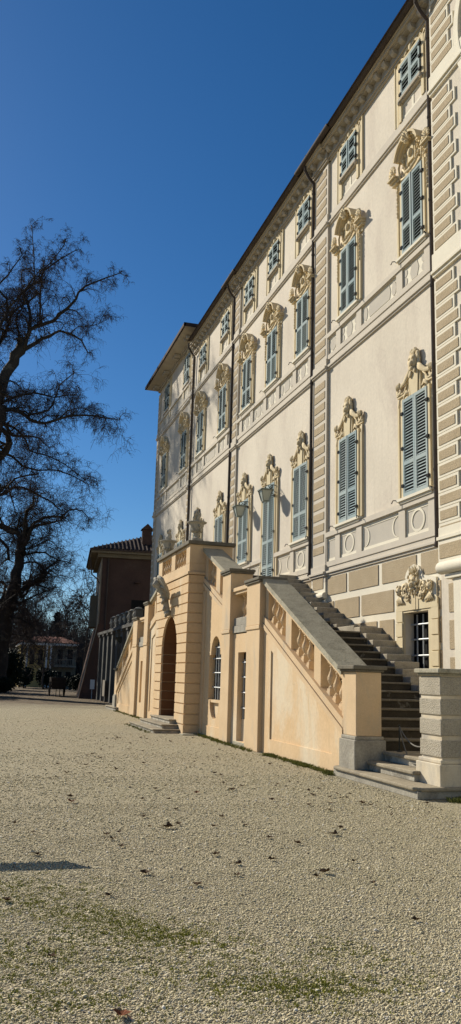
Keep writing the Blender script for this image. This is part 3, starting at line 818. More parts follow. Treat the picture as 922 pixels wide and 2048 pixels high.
def flight_rail(y0, z0, y1, z1, bays, posts, side=1, XW=XW):
    """sloping balustrade; (y0, z0)->(y1, z1) is the top of the coping. bays: lists of baluster y, posts: y ranges"""
    sl = (z1 - z0) / (y1 - y0)
    T = lambda y: z0 + sl * (y - y0)
    bal = MB()
    bal.plate([(y0, T(y0) - .11), (y1, T(y1) - .11), (y1, T(y1)), (y0, T(y0))], XW - .07, XI + .03)
    rail = bal.build('coping', M['coping'], stairs, bevel=.025)
    mb = MB()
    mb.plate([(y0, T(y0) - .20), (y1, T(y1) - .20), (y1, T(y1) - .112), (y0, T(y0) - .112)], XW - .01, XI - .03)
    mb.plate([(y0, T(y0) - 1.0), (y1, T(y1) - 1.0), (y1, T(y1) - .86), (y0, T(y0) - .86)], XW - .03, XI)
    mb.plate([(y0, T(y0) - 1.13), (y1, T(y1) - 1.13), (y1, T(y1) - 1.02), (y0, T(y0) - 1.02)], XW - .045, XI)
    for a, b in posts: mb.plate([(a, T(a) - .859), (b, T(b) - .859), (b, T(b) - .201), (a, T(a) - .201)], XW + .02, XI - .06)
    body = mb.build('balustrade', M['stair_band'], stairs, bevel=.012)
    for y in bays:
        mb2 = None
        zb = T(y) - .86
        blk = MB(); hh = abs(sl) * .075
        blk.box(-.075, .075, -.075, .075, -hh, hh + .012)
        inst('baluster', BM, body, (XW + .14, y, zb + hh + .012), sc=(1, 1, (.62 - 2 * hh) / .60))
        inst('baluster_block', bpy.data.meshes.get('block%.3f' % hh) or blk.mesh('block%.3f' % hh, M['stair_band']), body, (XW + .14, y, zb))
    return T

def wall_poly(name, pts, x0, x1, panel=None, depth=.03, holes=(), hole_mi=None):
    mb = MB()
    hs = list(holes)
    if panel:
        mb.plate(pts, x0, x0 + depth, [panel]); mb.plate(pts, x0 + depth + .0005, x1)
    else: mb.plate(pts, x0, x1, hs)
    return mb.build(name, M['stair'], stairs)

# --- near flight
T1 = flight_rail(13.80, 1.81, 18.2, 3.86, [17.86, 17.58, 17.29, 16.28, 16.0, 15.72, 14.68, 14.41, 14.14], [(18.0, 18.2), (16.52, 16.86), (14.93, 15.26), (13.8, 13.95)])
wall_poly('flight_wall', [(13.85, 0), (18.25, 0), (18.25, T1(18.25) - 1.10), (13.85, T1(13.85) - 1.10)], XW, XI,
          [(14.35, .32), (17.72, .32), (17.72, T1(17.72) - 1.42), (14.35, T1(14.35) - 1.30)])
# --- upper near flight with the oval window
T2 = flight_rail(21.35, 4.40, 23.74, 5.33, [23.18, 22.9, 21.72, 21.45], [(23.4, 23.73), (22.1, 22.5)])
ov = arc(22.26, 2.18, .47, .50, 0, 180, 14)
hole = [(21.68, 1.0), (22.88, 1.0), (22.88, 2.2)] + [(p[0], p[1] + .02) for p in reversed(ov)] + [(21.68, 2.2)]
rec = arc(22.26, .99, .46, .50, 180, 360, 14)
hole_all = [(22.88, 1.0), (22.88, 2.2)] + list(ov) [0:0] + [(p[0], p[1] + .02) for p in ov] + [(21.68, 2.2), (21.68, 1.0)] + list(rec)
mb = MB()
up = [(21.35, 0), (23.74, 0), (23.74, T2(23.74) - 1.10), (21.35, T2(21.35) - 1.10)]
mb.plate(up, XW, XW + .4, [hole_all])
mb.plate(up, XW + .4005, XI)
fw = mb.build('flight_wall', M['stair'], stairs)
mb = MB(); mb.plate([(22.88, .98)] + list(rec)[::-1][0:0] + [(p[0], p[1]) for p in reversed(arc(22.26, .99, .455, .495, 180, 360, 14))], XW + .10, XW + .39)
mb.box(XW + .02, XW + .39, 21.685, 22.875, .93, 1.0)
mb.build('blind_oval', M['stair'], fw)
mb = MB(); mb.box(XW + .165, XW + .20, 21.69, 22.87, 1.01, 2.66); mb.build('dark_opening', M['dark'], fw)
mb = MB()
for k in range(4): mb.tube([(XW + .125, 21.84 + .24 * k, 1.0), (XW + .125, 21.84 + .24 * k, 2.52 if k in (1, 2) else 2.4)], .018, 6)
for z in (1.33, 1.72, 2.1, 2.4): mb.tube([(XW + .115, 21.70, z), (XW + .115, 22.86, z)], .018, 6)
mb.build('window_bars', M['bars'], fw)
mb = MB(); mb.box(XW - .02, XW - .001, 21.42, 23.2, .02, .30); mb.build('wall_skirt', M['stair'], fw)
# vertical corner strip next to the portal
mb = MB(); mb.box(XW - .025, XW - .001, 23.44, 23.729, .02, T2(23.5) - 1.2); mb.build('corner_strip', M['stair_band'], fw)

# --- pilaster piers and the bay between them
def pier(name, y0, y1, z1, x0=XW - .10, x1=XI, band=2.71, cap=.1):
    mb = MB()
    mb.box(x0, x1, y0, y1, 0, z1 - .12)
    mb.box(x0 - .025, x1, y0 - .02, y1 + .02, band - .0, band + .09)
    mb.box(x0 - .012, x1, y0 - .008, y1 + .008, band + .091, z1 - .121)
    p = mb.build(name, M['stair_band'], stairs, bevel=.012)
    mb = MB(); mb.box(x0 - .05, x1 + .03, y0 - .05, y1 + .05, z1 - .119, z1 - .07); mb.box(x0 - .075, x1 + .05, y0 - .075, y1 + .075, z1 - .069, z1)
    mb.build('pier_cap', M['darkcap'], p, bevel=.012)
    return p
pier('pilaster_pier', 18.24, 19.22, 3.90)
pier('pilaster_pier', 20.62, 21.36, 4.36)
mb = MB()
mb.plate([(19.2, 0), (20.64, 0), (20.64, 2.68), (19.2, 2.68)], XW + .0, XW + .42, [[(19.24, .10), (20.17, .10), (20.17, 2.22), (19.24, 2.22)]])
mb.box(XW + .12, XI, 19.24, 20.62, .10, .62)
bay = mb.build('bay_wall', M['stair'], stairs)
mb = MB(); mb.box(XW - .05, XW + .3, 19.23, 20.3, .0, .095); mb.build('sill', M['coping'], bay, bevel=.01)
mb = MB(); mb.box(XW + .15, XW + .25, 19.25, 20.16, .63, 2.21); mb.build('dark_opening', M['dark'], bay)
mb = MB()
for k in range(4): mb.tube([(XW + .125, 19.36 + .22 * k, .62), (XW + .125, 19.36 + .22 * k, 2.05)], .018, 6)
for z in (.88, 1.25, 1.62, 1.98): mb.tube([(XW + .115, 19.25, z), (XW + .115, 20.16, z)], .018, 6)
mb.build('window_bars', M['bars'], bay)
def bay_balustrade(y0, y1, ys):
    mb = MB(); mb.box(XW - .03, XI - .1, y0, y1, 2.70, 2.88); mb.box(XW + .0, XI - .1, y0, y1, 2.882, 3.08)
    b = mb.build('bay_pedestal', M['plinth'], stairs, bevel=.012)
    mb = MB(); mb.box(XW - .06, XI, y0, y1, 3.74, 3.84); mb.box(XW - .02, XI - .05, y0, y1, 3.67, 3.739)
    mb.build('handrail', M['stair_band'], b, bevel=.012)
    for y in ys: inst('baluster', BM, b, (XW + .2, y, 3.081), sc=(1, 1, .588 / .6))
bay_balustrade(19.22, 20.62, [19.42, 19.72, 20.02, 20.32])

# --- portal block
y0, y1, xp = PORT
mb = MB()
ah, asp = 1.07, 2.36
archp = [(AX + ah, .0)] + arc(AX, asp, ah, ah, 0, 180, 24) + [(AX - ah, .0)]
def arch_y(z):            # half width of the arch at height z
    if z <= asp: return ah
    q = ah * ah - (z - asp) ** 2
    return math.sqrt(q) if q > 0 else 0.
core = [(y0 + .03, 0), (AX - ah, 0)] + [(p[0], p[1]) for p in reversed(arc(AX, asp, ah, ah, 0, 180, 24))] + [(AX + ah, 0), (y1 - .03, 0), (y1 - .03, 4.5), (y0 + .03, 4.5)]
mb.plate(core, xp + .035, XI + .5)
por = mb.build('portal', M['stair'], stairs)
mb = MB()
joints = [.265 + .2865 * k for k in range(15)]
zs = [0.0] + joints + [4.53]
for a, b in zip(zs[:-1], zs[1:]):
    a2, b2 = a + .018, b - .018
    n = 5
    for s in (-1, 1):
        ye = y1 if s > 0 else y0
        if a >= asp + ah:            # above the arch: run through, leaving the keystone
            e0 = e1 = None
            mb.plate([(AX + s * .0, a2), (ye, a2), (ye, b2), (AX + s * .0, b2)], xp, xp + .036)
        else:
            pts = []
            rin = ah + .015
            def hw_(z):
                q = rin * rin - max(0, z - asp) ** 2
                return math.sqrt(q) if q > 0 else 0.
            # voussoir joints drop toward the arch centre
            inner = [(AX + s * hw_(a2 + (b2 - a2) * k / n), a2 + (b2 - a2) * k / n) for k in range(n + 1)]
            pts = [(ye, a2)] + inner + [(ye, b2)]
            if abs(ye - inner[0][0]) > .02: mb.plate(pts, xp, xp + .036)
# returns on the near and the far side
for a, b in zip(zs[:-1], zs[1:]):
    mb.box(xp + .037, XI + .4, y0, y0 + .035, a + .014, b - .014)
    mb.box(xp + .037, XI + .4, y1 - .035, y1, a + .014, b - .014)
mb.build('rustication', M['stair'], por, bevel=.012)
# reveal of the arch in courses, back wall of the passage
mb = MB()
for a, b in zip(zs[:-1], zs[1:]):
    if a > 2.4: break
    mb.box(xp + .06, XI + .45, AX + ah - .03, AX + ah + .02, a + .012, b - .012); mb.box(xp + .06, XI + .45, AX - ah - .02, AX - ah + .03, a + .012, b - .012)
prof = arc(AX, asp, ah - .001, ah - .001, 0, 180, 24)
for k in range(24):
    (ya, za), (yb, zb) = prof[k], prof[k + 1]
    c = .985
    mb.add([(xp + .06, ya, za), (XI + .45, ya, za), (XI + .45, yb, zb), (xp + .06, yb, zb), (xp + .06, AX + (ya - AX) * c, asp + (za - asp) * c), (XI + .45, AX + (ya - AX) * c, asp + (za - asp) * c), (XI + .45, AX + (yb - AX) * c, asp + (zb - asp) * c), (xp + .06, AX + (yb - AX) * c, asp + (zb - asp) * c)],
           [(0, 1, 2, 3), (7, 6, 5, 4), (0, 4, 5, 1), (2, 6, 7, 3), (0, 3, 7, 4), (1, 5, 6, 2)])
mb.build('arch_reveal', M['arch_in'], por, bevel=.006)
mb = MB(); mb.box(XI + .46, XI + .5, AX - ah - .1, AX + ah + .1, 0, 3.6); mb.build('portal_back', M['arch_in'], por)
# string, terrace parapet with balusters, coping
mb = MB()
mb.box(xp - .03, XI + .4, y0 - .03, y1 + .03, 4.531, 4.61)
mb.box(xp + .02, XI - .1, y0 + .02, y1 - .02, 4.611, 4.86)
OPN = [(24.22, 25.68), (26.22, 27.62)]
for a, b in ((y0 + .02, 24.22), (25.68, 26.22), (27.62, y1 - .02)): mb.box(xp + .02, XI - .1, a, b, 4.861, 5.42)
for a, b in OPN:
    mb.box(xp + .04, XI - .14, a, b, 5.33, 5.42)
mb.box(XI - .099, 7.05, y0 + .02, y0 + .45, 4.611, 5.42); mb.box(XI - .099, 7.05, y1 - .45, y1 - .02, 4.611, 5.42)
par = mb.build('terrace_parapet', M['stair_band'], stairs, bevel=.01)
mb = MB(); mb.box(xp - .05, 7.12, y0 - .06, y0 + .52, 5.421, 5.53); mb.box(xp - .05, XI - .03, y0 + .521, y1 - .521, 5.421, 5.53); mb.box(xp - .05, 7.12, y1 - .52, y1 + .06, 5.421, 5.53)
mb.build('parapet_coping', M['darkcap'], par, bevel=.015)
bm2 = baluster_mesh(.465)
for a, b in OPN:
    for k in range(4): inst('baluster', bm2, par, (xp + .13, a + (b - a) * (k + .5) / 4, 4.862))
# carved console over the keystone
mb = MB()
P = [(xp - .02, AX, 3.46), (xp - .10, AX, 3.62), (xp - .16, AX, 3.84), (xp - .20, AX, 4.06), (xp - .30, AX, 4.26), (xp - .42, AX, 4.40), (xp - .50, AX, 4.52)]
mb.tube(P, [.07, .09, .10, .11, .13, .13, .08], 9)
for s in (-1, 1):
    for j in range(5): mb.tube([(xp - .40 + .03 * j, AX + s * .06, 4.50 - .05 * j), (xp - .48 + .05 * j, AX + s * (.28 + .02 * j), 4.62 - .06 * j), (xp - .40 + .05 * j, AX + s * (.50 - .02 * j), 4.54 - .09 * j), (xp - .34 + .05 * j, AX + s * (.58 - .05 * j), 4.42 - .10 * j)], [.05, .06, .045, .015], 6)
    mb.tube([(xp - .34, AX + s * .14, 4.36), (xp - .24, AX + s * .30, 4.30), (xp - .16, AX + s * .30, 4.10), (xp - .12, AX + s * .22, 3.96)], [.06, .07, .06, .03], 6)
rr = random.Random(9)
for k in range(46):
    t = rr.random(); i = min(5, int(t * 6)); q = P[i]
    mb.blob((q[0] - .08 + rr.uniform(-.05, .03), AX + rr.uniform(-.14, .14), q[2] + rr.uniform(-.05, .1)), (.05, rr.uniform(.02, .045), rr.uniform(.03, .07)), u=6, v=4)
mb.blob((xp - .46, AX, 4.44), (.13, .14, .15)); mb.blob((xp - .57, AX, 4.40), (.06, .05, .05))
mb.build('carved_console', M['stone'], por, smooth=True)
# steps of the portal
for k, (xa, ya, yb, z0, z1) in enumerate(((4.93, 24.05, 28.0, 0, .11), (5.22, 24.3, 27.7, .111, .23), (5.5, 24.6, 27.4, .231, .36))):
    mb = MB(); mb.box(xa + .03, xp + (.04 if k < 2 else .6), ya + .03, yb - .03, z0, z1 - .045); s = mb.build('portal_step', M['riser'], stairs, bevel=.008)
    mb = MB(); mb.box(xa, xp + (.04 if k < 2 else .6), ya, yb, z1 - .044, z1); mb.build('tread', M['step'], s, bevel=.015)
mb = MB(); mb.box(5.62, 6.19, 23.3, 23.70, .0, .03); mb.build('threshold_slab', M['coping'], stairs, bevel=.006)

# --- far half, mirrored in arrangement about the portal
pier('pilaster_pier', 31.55, 32.28, 4.36); pier('pilaster_pier', 33.72, 34.66, 3.90)
wall_poly('flight_wall', [(28.1, 0), (31.6, 0), (31.6, 3.30), (28.1, 4.28)], XW, XI, [(28.55, .3), (31.2, .3), (31.2, 2.95), (28.55, 3.7)])
T3 = flight_rail(28.2, 5.33, 31.55, 4.40, [28.6, 28.9, 29.9, 30.2, 30.5, 31.2], [(28.2, 28.4), (29.2, 29.6), (30.8, 31.0)])
mb = MB()
mb.plate([(32.27, 0), (33.73, 0), (33.73, 2.68), (32.27, 2.68)], XW, XW + .42, [[(32.42, .55), (33.2, .55), (33.2, 2.14), (32.42, 2.14)]])
mb.box(XW + .35, XI, 32.27, 33.73, .1, 2.6)
bay2 = mb.build('bay_wall', M['stair'], stairs)
bay_balustrade(32.28, 33.72, [32.5, 32.82, 33.14, 33.46])
T4 = flight_rail(34.66, 3.86, 38.75, 1.95, [35.0, 35.28, 35.56, 36.6, 36.88, 37.16, 38.1, 38.38], [(34.66, 34.8), (35.9, 36.25), (37.5, 37.8), (38.6, 38.75)])
wall_poly('flight_wall', [(34.6, 0), (38.8, 0), (38.8, T4(38.8) - 1.1), (34.6, T4(34.6) - 1.1)], XW, XI, [(34.95, .32), (38.4, .32), (38.4, T4(38.4) - 1.3), (34.95, T4(34.95) - 1.4)])

# --- entrance piers
def entry_pier(y0, y1):
    mb = MB(); mb.box(6.17, 6.64, y0, y1, .70, 1.76)
    p = mb.build('entrance_pier', M['stair_band'], stairs, bevel=.012)
    mb = MB(); mb.box(6.12, 6.70, y0 - .05, y1 + .05, .1, .64); mb.box(6.145, 6.67, y0 - .025, y1 + .025, .641, .70); mb.build('pier_plinth', M['plinth'], p, bevel=.015)
    mb = MB(); mb.box(6.13, 6.68, y0 - .04, y1 + .04, 1.761, 1.80); mb.box(6.09, 6.72, y0 - .08, y1 + .08, 1.801, 1.87); mb.build('pier_cap', M['darkcap'], p, bevel=.015)
entry_pier(13.26, 13.80); entry_pier(38.75, 39.3)
def outer_wall(y0, y1, near):
    """rusticated parapet wall closing the foot of a flight"""
    x0, x1 = 6.49, 8.88
    mb = MB(); mb.box(x0 + .02, x1, y0 + .02, y1 - .02, .50, 1.72)
    p = mb.build('parapet_wall', M['stair_white'], stairs)
    mb = MB()
    for a, b in ((.56, .80), (.865, 1.10), (1.155, 1.385), (1.435, 1.70)): mb.box(x0, x1 + .0, y0, y1, a, b)
    mb.build('rough_blocks', M['rustic'], p, bevel=.012)
    mb = MB(); mb.add([(x0 - .04, y0 - .03, 0), (x1, y0 - .03, 0), (x1, y1 + .06, 0), (x0 - .04, y1 + .06, 0), (x0 - .04, y0 - .03, .47), (x1, y0 - .03, .47), (x1, y1 + .06, .47), (x0 - .04, y1 + .06, .47)],
                      [(0, 3, 2, 1), (4, 5, 6, 7), (0, 1, 5, 4), (1, 2, 6, 5), (2, 3, 7, 6), (3, 0, 4, 7)])
    mb.box(x0 - .015, x1, y0 - .012, y1 + .03, .471, .53)
    mb.build('wall_plinth', M['stair_white'], p, bevel=.015)
    mb = MB(); mb.box(x0 - .06, x1, y0 - .06, y1 + .05, 1.752, 1.82); mb.box(x0 - .025, x1, y0 - .02, y1 + .02, 1.72, 1.751); mb.build('wall_cap', M['coping'], p, bevel=.02)
outer_wall(11.08, 11.70, True); outer_wall(40.25, 40.9, False)
# entrance steps, with rounded noses
def entry_steps(sgn, yc):
    Y = lambda d: yc + sgn * d
    for k, (xa, d0, d1, z0, z1) in enumerate(((6.03, -.02, 3.0, 0, .165), (6.33, .62, 2.20, .166, .32), (6.62, .62, 2.2, .321, .475))):
        x1 = 8.88 if k == 2 else 6.9
        ya, yb = sorted((Y(d0), Y(d1)))
        mb = MB(); mb.box(xa + .04, x1, ya + .04, yb - (.04 if k == 0 else 0), z0, z1 - .055); s = mb.build('entrance_step', M['riser'] if k else M['plinth'], stairs, bevel=.008)
        r = .12 if k == 0 else .02
        out = [(xa + r, ya), (x1, ya), (x1, yb), (xa + r, yb), (xa, yb - r), (xa, ya + r)]
        mb = MB()
        tr = [(p[0], p[1], z1 - .054) for p in out] + [(p[0], p[1], z1) for p in out]
        n = len(out)
        mb.add(tr, [tuple(reversed(range(n))), tuple(range(n, 2 * n))] + [(i, (i + 1) % n, n + (i + 1) % n, n + i) for i in range(n)])
        mb.build('tread', M['step'], s, bevel=.018)
entry_steps(1, 11.0); entry_steps(-1, 41.0)
# flights of steps along the palace wall, kerb blocks on the wall side
def flights(sgn, ys, yt):
    """sgn +1: climbing toward +Y from ys"""
    mb = MB(); cb = MB(); tr = MB()
    xs0, xs1, xk = XI - .02, 8.30, 8.88
    Y = lambda d: ys + sgn * d
    def blk(b, x0, x1, d0, d1, z0, z1, mi=0):
        a, c = sorted((Y(d0), Y(d1))); b.box(x0, x1, a, c, z0, z1, mi)
    n = 13; run = .332; rise = .158; z = .50
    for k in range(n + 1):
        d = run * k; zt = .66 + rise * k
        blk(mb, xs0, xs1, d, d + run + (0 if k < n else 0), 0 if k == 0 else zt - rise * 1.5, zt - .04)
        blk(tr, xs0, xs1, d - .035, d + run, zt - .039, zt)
        blk(cb, xs1 + .003, xk, d + .02, d + run + .019, max(0, zt - .5), zt + .11)
    d1 = run * (n + 1); zl = .66 + rise * n
    blk(mb, xs0, xs1, d1 + .001, 5.60, zl - .4, zl - .001); blk(cb, xs1 + .003, xk, d1 + .02, 5.63, zl - .4, zl + .16)
    run2, rise2 = .418, .1655
    for k in range(11):
        d = 5.63 + run2 * k; zt = zl + rise2 * (k + 1)
        blk(mb, xs0, xs1, d, d + run2, zt - .35, zt - .04); blk(tr, xs0, xs1, d - .035, d + run2, zt - .039, zt)
        blk(cb, xs1 + .003, xk, d + .02, d + run2 + .019, zt - .5, zt + .08)
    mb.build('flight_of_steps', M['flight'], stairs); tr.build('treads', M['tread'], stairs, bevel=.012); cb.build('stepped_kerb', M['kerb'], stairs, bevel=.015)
flights(1, 13.3, 0); flights(-1, 38.7, 0)
mb = MB(); mb.box(XI + .51, 8.89, 23.6, 28.4, 4.3, 4.52); mb.build('terrace_floor', M['step'], stairs)

def rebase(root, base):
    b = Vector(base)
    for ch in root.children: ch.location = Vector(ch.location) - b
    root.location = b
rebase(palace, (D, 25.0, 0)); rebase(stairs, (XW, 26.0, 0))

# ------------------------------------------------------------------ things on and about the staircase
def urn(name, loc, label, fruit):
    u = thing(name, label, 'urn', loc, 'carved stone urns on the portal parapet')
    mb = MB(); mb.box(-.17, .17, -.17, .17, 0, .07); mb.lathe([(.15, .07), (.15, .1), (.075, .14), (.07, .18), (.10, .22), (.10, .25)], n=14); mb.build('foot', M['stone'], u, bevel=.006)
    mb = MB(); mb.lathe([(.09, .25), (.13, .29), (.17, .36), (.20, .46), (.21, .50), (.23, .55), (.29, .57), (.30, .595), (.27, .61), (.2, .62)], n=18)
    for s in (-1, 1): mb.tube([(0, s * .2, .5), (0, s * .29, .44), (0, s * .26, .32), (0, s * .13, .28)], .022, 6)
    for k in range(12):
        a = 2 * PI * k / 12; mb.blob((.15 * math.cos(a), .15 * math.sin(a), .35), (.04, .04, .07), u=6, v=4)
    mb.build('bowl', M['stone'], u, smooth=True)
    mb = MB(); r = random.Random(len(name) + int(loc[1]))
    for k in range(16 if fruit else 7):
        a = r.uniform(0, 2 * PI); q = r.uniform(0, .13 if fruit else .05); z = .66 + r.uniform(0, .30 if fruit else .34) * (1 - q * 3)
        mb.blob((q * math.cos(a), q * math.sin(a), z), (r.uniform(.05, .08), r.uniform(.05, .08), r.uniform(.06, .09)), u=7, v=5)
    mb.tube([(0, 0, .6), (.02, 0, .8), (-.01, .02, 1.0)], [.09, .07, .04], 7)
    mb.build('fruit_finial', M['stone'], u, smooth=True)
urn('stone_urn', (5.98, 24.0, 5.53), 'carved stone urn heaped with fruit on the near corner of the portal parapet', True)
urn('stone_urn', (5.98, 27.9, 5.53), 'slimmer carved stone urn on the far corner of the portal parapet, before the shaded wall', False)

def lantern(y, z, label):
    l = thing('wall_lantern', label, 'lantern', (D, y, z), 'wall lanterns beside the french door')
    mb = MB(); mb.box(-.03, 0, -.05, .05, -.28, .06)
    mb.tube([(0, 0, .03), (-.15, 0, .05), (-.30, 0, .035), (-.41, 0, .0), (-.42, 0, -.08)], .013, 6)
    mb.tube([(-.0, 0, -.24), (-.10, 0, -.17), (-.18, 0, -.08), (-.28, 0, -.06), (-.34, 0, .02)], .01, 6)
    mb.tube(spiral(0, 0, .07, .02, 1.3, 0, 12, 0)[0:0] or [(-.16, 0, .02), (-.2, 0, -.03), (-.24, 0, .0), (-.2, 0, .03)], .008, 5)
    mb.build('bracket', M['iron'], l)
    c = (-.42, 0); zt, zb, a, b = -.17, -.50, .18, .10
    mb = MB(); mb.box(c[0] - a - .03, c[0] + a + .03, -a - .03, a + .03, zt, zt + .035); mb.box(c[0] - b, c[0] + b, -b, b, zb - .03, zb)
    mb.lathe([(.03, 0), (.03, .09)], (c[0], 0, zt + .035), 8)
    for sx in (-1, 1):
        for sy in (-1, 1): mb.tube([(c[0] + sx * a, sy * a, zt), (c[0] + sx * b, sy * b, zb)], .014, 5)
    # hipped lid
    mb.add([(c[0] - a, -a, zt + .036), (c[0] + a, -a, zt + .036), (c[0] + a, a, zt + .036), (c[0] - a, a, zt + .036), (c[0], 0, zt + .085)], [(0, 1, 4), (1, 2, 4), (2, 3, 4), (3, 0, 4)])
    mb.build('lamp_frame', M['lampmetal'], l)
    mb = MB(); a -= .012; b -= .012
    v = [(c[0] - a, -a, zt - .005), (c[0] + a, -a, zt - .005), (c[0] + a, a, zt - .005), (c[0] - a, a, zt - .005), (c[0] - b, -b, zb + .002), (c[0] + b, -b, zb + .002), (c[0] + b, b, zb + .002), (c[0] - b, b, zb + .002)]
    mb.add(v, [(0, 1, 2, 3), (7, 6, 5, 4), (4, 5, 1, 0), (5, 6, 2, 1), (6, 7, 3, 2), (7, 4, 0, 3)])
    mb.build('glass', M['lampglass'], l)
lantern(25.09, 7.72, 'grey-green square lantern on a wrought bracket, hanging in front of the tall french door')
lantern(27.95, 7.72, 'grey-green square lantern on a wrought bracket, hanging before the window left of the french door')

b = thing('rope_barrier', 'slack grey rope across the stair foot, hung from a thin post by the plinth', 'rope barrier', (6.86, 13.05, .475))
mb = MB(); mb.lathe([(.05, 0), (.05, .012), (.013, .02), (.013, .40), (.022, .41), (.022, .43), (.0, .44)], n=8); mb.build('post', M['iron'], b)
A = Vector((0, 0, .41)); B = Vector((-.33, -1.33, .19))
mb = MB()
for sag in (.10, .27):
    B2 = B if sag < .2 else Vector((-.33, -1.30, .0))
    mb.tube([A.lerp(B2, k / 14) - Vector((0, 0, 4 * sag * (k / 14) * (1 - k / 14))) for k in range(15)], .011, 6)
mb.build('rope', M['rope'], b)

# ------------------------------------------------------------------ ground
mb = MB(); S = 900
mb.add([(-S, -S, 0), (S, -S, 0), (S, S, 0), (-S, S, 0)], [(0, 1, 2, 3)])
kind(mb.build('ground', M['gravel']), 'structure')

MOSS = [(1.05, 5.75, 1.45, 5.4, 230), (.7, 6.25, 1.1, 5.9, 190), (.3, 5.6, .6, 5.0, 120), (1.3, 4.7, 1.9, 4.55, 200), (1.7, 4.4, 2.1, 4.5, 120), (2.1, 5.0, 2.4, 5.1, 60), (.4, 4.6, .9, 4.5, 90), (.2, 6.4, .7, 6.6, 110), (1.55, 5.2, 1.6, 5.15, 40), (.3, 7.1, .6, 6.9, 60), (.9, 5.1, 1.2, 4.9, 70), (.25, 4.9, .4, 4.6, 60), (.8, 6.9, 1.0, 6.8, 30), (2.3, 4.4, 2.5, 4.7, 40), (.6, 5.7, .9, 5.5, 60)]
def scatter_pebbles():
    """loose stones lying on the gravel near the camera, one mesh"""
    g = np.random.default_rng(4)
    ico = bmesh.new(); bmesh.ops.create_icosphere(ico, subdivisions=1, radius=1.)
    bv = np.array([v.co[:] for v in ico.verts]); bf = np.array([[v.index for v in f.verts] for f in ico.faces]); ico.free()
    pts = []
    for (ya, yb, dens) in ((3.6, 5.2, 11500), (5.2, 7.2, 7000), (7.2, 9, 3000), (9, 11, 1500), (11, 14, 600), (14, 18, 220), (18, 24, 70), (24, 32, 22), (32, 40, 8)):
        a = (ya, yb); w0 = .02 * ya - .3; w1 = .64 * yb + .3
        n = int(dens * (yb - ya) * (w1 - w0))
        y = g.uniform(ya, yb, n); x = g.uniform(w0, w1, n)
        ok = (x > .02 * y - .12) & (x < .62 * y + .12) & (x < 6.0)
        pts.append(np.stack([x[ok], y[ok]], 1))
    P = np.concatenate(pts)
    bald = np.zeros(len(P), bool)      # moss grows where stones have gone
    for (ax, ay, bx, by, _) in MOSS:
        for t in np.linspace(0, 1, 7): bald |= (np.hypot(P[:, 0] - ax - (bx - ax) * t, P[:, 1] - ay - (by - ay) * t) < .16) & (g.random(len(P)) < .3)
    P = P[~bald]; n = len(P)
    r = np.clip(g.lognormal(math.log(.0044), .36, n), .0028, .014) * np.clip(P[:, 1] / 7, 1, 1.9)
    sc = np.stack([r * g.uniform(.8, 1.3, n), r * g.uniform(.75, 1.1, n), r * g.uniform(.5, .8, n)], 1)
    an = g.uniform(0, 2 * PI, n); tl = g.uniform(-.5, .5, n)
    V = bv[None] * (1 + g.uniform(-.22, .22, (n, len(bv), 1))) * sc[:, None]
    c, s = np.cos(tl)[:, None], np.sin(tl)[:, None]
    V = np.stack([V[..., 0] * c - V[..., 2] * s, V[..., 1], V[..., 0] * s + V[..., 2] * c], -1)
    c, s = np.cos(an)[:, None], np.sin(an)[:, None]
    V = np.stack([V[..., 0] * c - V[..., 1] * s, V[..., 0] * s + V[..., 1] * c, V[..., 2]], -1)
    V[..., 0] += P[:, 0, None]; V[..., 1] += P[:, 1, None]; V[..., 2] += (sc[:, 2] * .45)[:, None]
    F = bf[None] + (np.arange(n) * len(bv))[:, None, None]
    me = bpy.data.meshes.new('gravel')
    me.vertices.add(n * len(bv)); me.vertices.foreach_set('co', V.ravel())
    me.loops.add(F.size); me.loops.foreach_set('vertex_index', F.ravel())
    nf = n * len(bf); me.polygons.add(nf); me.polygons.foreach_set('loop_start', np.arange(nf) * 3)
    at = me.attributes.new('tone', 'FLOAT', 'FACE'); at.data.foreach_set('value', np.repeat(g.uniform(0, 1, n), len(bf)))
    me.polygons.foreach_set('use_smooth', np.ones(nf, bool))
    me.materials.append(M['pebble']); me.update(calc_edges=True); me.validate()
    o = bpy.data.objects.new('gravel', me); COL.objects.link(o); kind(o, 'stuff')
scatter_pebbles()

def tufts(name, spots, m, n, h, spread, seed):
    r = random.Random(seed); mb = MB()
    for (x0, y0, x1, y1, dens) in spots:
        for _ in range(dens):
            t = r.random(); x = x0 + (x1 - x0) * t + r.gauss(0, spread); y = y0 + (y1 - y0) * t + r.gauss(0, spread)
            if x > 6.17 and y > 13.9: x = 6.17 - abs(r.gauss(0, spread))
            for k in range(n):
                a = r.uniform(0, 2 * PI); l = h * r.uniform(.5, 1.2); w = .004
                dx, dy = math.cos(a), math.sin(a); q = r.uniform(.2, .9)
                bx, by = x + r.gauss(0, .012), y + r.gauss(0, .012)
                mb.add([(bx - dy * w, by + dx * w, 0), (bx + dy * w, by - dx * w, 0), (bx + dx * l * q * .5, by + dy * l * q * .5, l * .75), (bx + dx * l * q, by + dy * l * q, l)], [(0, 1, 2), (0, 2, 3)])
    kind(mb.build(name, m), 'stuff')
tufts('grass', [(6.12, 14.0, 6.10, 17.6, 260), (6.08, 15.2, 6.12, 15.9, 160), (6.1, 17.2, 6.05, 17.6, 60), (6.0, 18.3, 6.0, 21.5, 160), (6.05, 21.4, 6.1, 23.6, 130), (5.95, 28.5, 6.1, 38.6, 260), (6.45, 10.75, 6.9, 10.9, 120), (6.0, 13.9, 6.1, 14.3, 60), (4.8, 24, 4.9, 28, 60)], M['grass'], 7, .055, .06, 3)
tufts('moss', [m[:4] + (int(m[4] * 1.9),) for m in MOSS], M['moss'], 6, .014, .18, 5)

